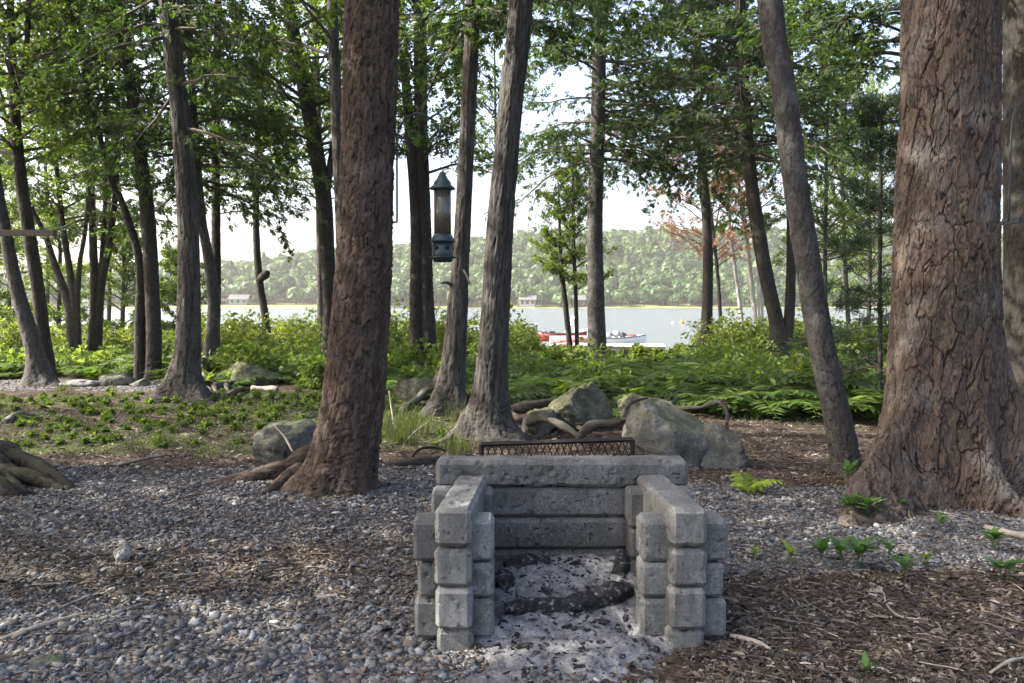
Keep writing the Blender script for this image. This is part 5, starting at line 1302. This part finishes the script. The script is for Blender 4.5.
# motor boat
bt = empty('motor_boat', wpt(600, 43.5, LAKE_Z - .1), 'white motor boat with windscreen, red covers and grey bundles moored by the dock', 'boat', rz=R(0))
mb = MB(); x, w_, top = hull(mb, 5.0, 1.8, .62, .14, 48, 16, 3.0, .85); o = mb.build('hull', M['white_paint'], bt); o.modifiers.new('thickness', 'SOLIDIFY').thickness = .03
mb = MB(); Dk = np.stack([np.stack([x, -w_, top - .06], 1), np.stack([x, w_, top - .06], 1)], 1); mb.add(Dk, grid_faces(48, 2)); mb.build('deck', M['white_paint'], bt)
mb = MB()
for sg in (-1, 1): capped(mb, np.stack([x, sg * (w_ + .01), top], 1), [.03, .03], 6, 60)
mb.build('rub_rail', M['grey_trim'], bt)
mb = MB(); P = [(-.05, -.72, .62), (.0, .72, .62), (-.42, .6, 1.15), (-.45, -.6, 1.15)]; mb.add([np.array(p) for p in P], [[0, 1, 2, 3]])
for sg in (-1, 1): mb.add([(-.03, sg * .72, .62), (-1.0, sg * .8, .62), (-1.1, sg * .68, 1.0), (-.43, sg * .6, 1.15)], [[0, 1, 2, 3]])
o = mb.build('windscreen', M['windscreen'], bt, smooth=False); o.modifiers.new('thickness', 'SOLIDIFY').thickness = .015
mb = MB()
for a_, b_ in (((-1.3, -.7, .6), (-1.45, -.65, 1.75)), ((-1.3, .7, .6), (-1.45, .65, 1.75)), ((-1.45, -.65, 1.75), (-1.45, .65, 1.75)), ((-2.0, -.7, .6), (-1.45, -.65, 1.75)), ((-2.0, .7, .6), (-1.45, .65, 1.75))): capped(mb, [a_, b_], [.025, .025], 6, 3)
mb.build('tower', M['white_paint'], bt)
for k, (xx, yy, s_, m_) in enumerate([(.5, -.2, (.24, .3, .2), 'grey_trim'), (.9, .1, (.26, .3, .22), 'grey_trim'), (1.25, -.1, (.22, .3, .17), 'black_trim'), (1.7, 0, (.35, .35, .12), 'red_paint'), (-.8, .1, (.4, .4, .18), 'red_paint')]):
    v, f = rock_mesh(200 + k, s_, 4, 3); MB().add(v + np.array([xx, yy, .62 + s_[2] * .6]), f).build('cover_bundle', M[m_], bt)
mb = MB(); box(mb, (-2.75, -.2, .1), (-2.45, .2, .95)); mb.build('outboard_motor', M['black_trim'], bt, smooth=False)
mb = MB()
dk = empty('dock', wpt(618, 39.6, -.72), 'pale floating dock at the shore in front of the motor boat', 'dock', rz=R(-8))
for k in range(18):
    box(mb, (-2.2 + k * .25, -.9, 0), (-2.2 + k * .25 + .235, .9, .05))
mb.build('decking', M['dock'], dk, smooth=False)
for sg in (-1, 1):
    mb = MB(); box(mb, (-2.2, sg * .8 - .06, -.3), (2.28, sg * .8 + .06, -.003)); mb.build('float', M['grey_trim'], dk, smooth=False)
for lab, px, Yd, s_, mt in (('round orange buoy floating far out on the lake', 682, 88, .24, 'orange'), ('small white buoy floating left of the orange one', 673, 90, .13, 'white_paint')):
    b = empty('buoy', wpt(px, Yd, LAKE_Z), lab, 'buoy')
    th = np.linspace(-pi / 2, pi / 2, 13); lathe(MB(), np.stack([np.cos(th) * s_, np.sin(th) * s_ + s_ * .55], 1), 20).build('float', M[mt], b)
    lathe(MB(), [(0, s_ * 1.9), (.05, s_ * 1.88), (.05, s_ * 1.5), (0, s_ * 1.4)], 10).build('eyelet', M['grey_trim'], b)

# far houses
def house(label, px, Y, W, D, h, rh, wm, rz=0., wins=3, z=None):
    p = wpt(px, Y, 0); p[2] = float(ground_z(p[0], p[1])) if z is None else z
    root = empty('lake_house', p, label, 'house', rz=rz)
    mb = MB(); box(mb, (-W / 2, -D / 2, -.5), (W / 2, D / 2, h)); mb.add([(-W / 2, -D / 2, h), (-W / 2, D / 2, h), (-W / 2, 0, h + rh)], [[0, 1, 2]]); mb.add([(W / 2, -D / 2, h), (W / 2, D / 2, h), (W / 2, 0, h + rh)], [[0, 2, 1]]); mb.build('wall', wm, root, smooth=False)
    mb = MB(); e = .4; sl = rh / (D / 2)
    for sg in (-1, 1):
        mb.add([(-W / 2 - e, sg * (D / 2 + e), h - e * sl + .05), (W / 2 + e, sg * (D / 2 + e), h - e * sl + .05), (W / 2 + e, 0, h + rh + .05), (-W / 2 - e, 0, h + rh + .05)], [[0, 1, 2, 3]])
    o = mb.build('roof', M['house_roof'], root, smooth=False); o.modifiers.new('thickness', 'SOLIDIFY').thickness = .18
    for k in range(wins):
        x = (k + .5) / wins * W - W / 2; mb = MB(); box(mb, (x - .55, -D / 2 - .05, h * .35), (x + .55, -D / 2 - .002, h * .8)); f = mb.build('window', M['house_white'], root, smooth=False)
        mb = MB(); box(mb, (x - .47, -D / 2 - .07, h * .35 + .08), (x + .47, -D / 2 - .052, h * .8 - .08)); mb.build('pane', M['pane'], f, smooth=False)
    return root
house('pale grey house standing alone on the lawn across the lake', 240, 303, 6.6, 6, 2.4, 1.5, M['house_wall'], R(8))
house('small pale cottage at the far waterline left of the boats', 528, 289, 5.6, 5, 2.7, 1.4, M['house_white'], R(-6))
house('dark brown boathouse at the far waterline behind the young maple', 578, 290, 4.6, 5, 2.6, 1.5, M['brown_wall'], R(4), 2)
house('tiny pale cabin at the far waterline seen past the feeder', 399, 289, 4.2, 4, 1.6, .8, M['house_white'], 0, 2)

# ------------------------------------------------------------------ haze, sky, sun
def haze():
    mb = MB(); box(mb, (-660, -60, -5), (660, 1030, 52))
    t = NT('haze'); v = t.n('ShaderNodeVolumePrincipled'); v.inputs['Color'].default_value = (1, .98, .93, 1); v.inputs['Density'].default_value = .00032; v.inputs['Anisotropy'].default_value = .2
    t.l(v.outputs[0], t.out.inputs['Volume']); o = mb.build('haze', t.m, smooth=False); return tag(o, kind='stuff')
haze()
wd = bpy.data.worlds.new('World'); SC.world = wd; wd.use_nodes = True; nt = wd.node_tree; nt.nodes.clear()
sky = nt.nodes.new('ShaderNodeTexSky'); sky.sky_type = 'NISHITA'; sky.sun_disc = False; sky.sun_elevation = SUN_EL; sky.sun_rotation = SUN_AZ; sky.air_density = .8; sky.dust_density = 6.0; sky.ozone_density = .4
bg = nt.nodes.new('ShaderNodeBackground'); bg.inputs['Strength'].default_value = .15; ow = nt.nodes.new('ShaderNodeOutputWorld')
nt.links.new(sky.outputs[0], bg.inputs[0]); nt.links.new(bg.outputs[0], ow.inputs[0])
sd = bpy.data.lights.new('sun', 'SUN'); sd.energy = 3.6; sd.angle = R(.5); sd.color = (1, .955, .87)
so = bpy.data.objects.new('sun', sd); COL.objects.link(so)
from mathutils import Vector
so.rotation_euler = Vector(SUN_DIR).to_track_quat('Z', 'Y').to_euler(); so.location = (-30, 15, 40)
vs = SC.view_settings; SC.display_settings.display_device = 'sRGB'; vs.view_transform = 'Standard'; vs.look = 'None'; vs.exposure = 2.22; vs.gamma = 1; vs.use_curve_mapping = False
cy = SC.cycles; cy.max_bounces = 8; cy.diffuse_bounces = 4; cy.transmission_bounces = 6; cy.transparent_max_bounces = 6; cy.volume_bounces = 0; cy.use_denoising = True; cy.caustics_reflective = False; cy.caustics_refractive = False; cy.sample_clamp_indirect = 6
tot = 0
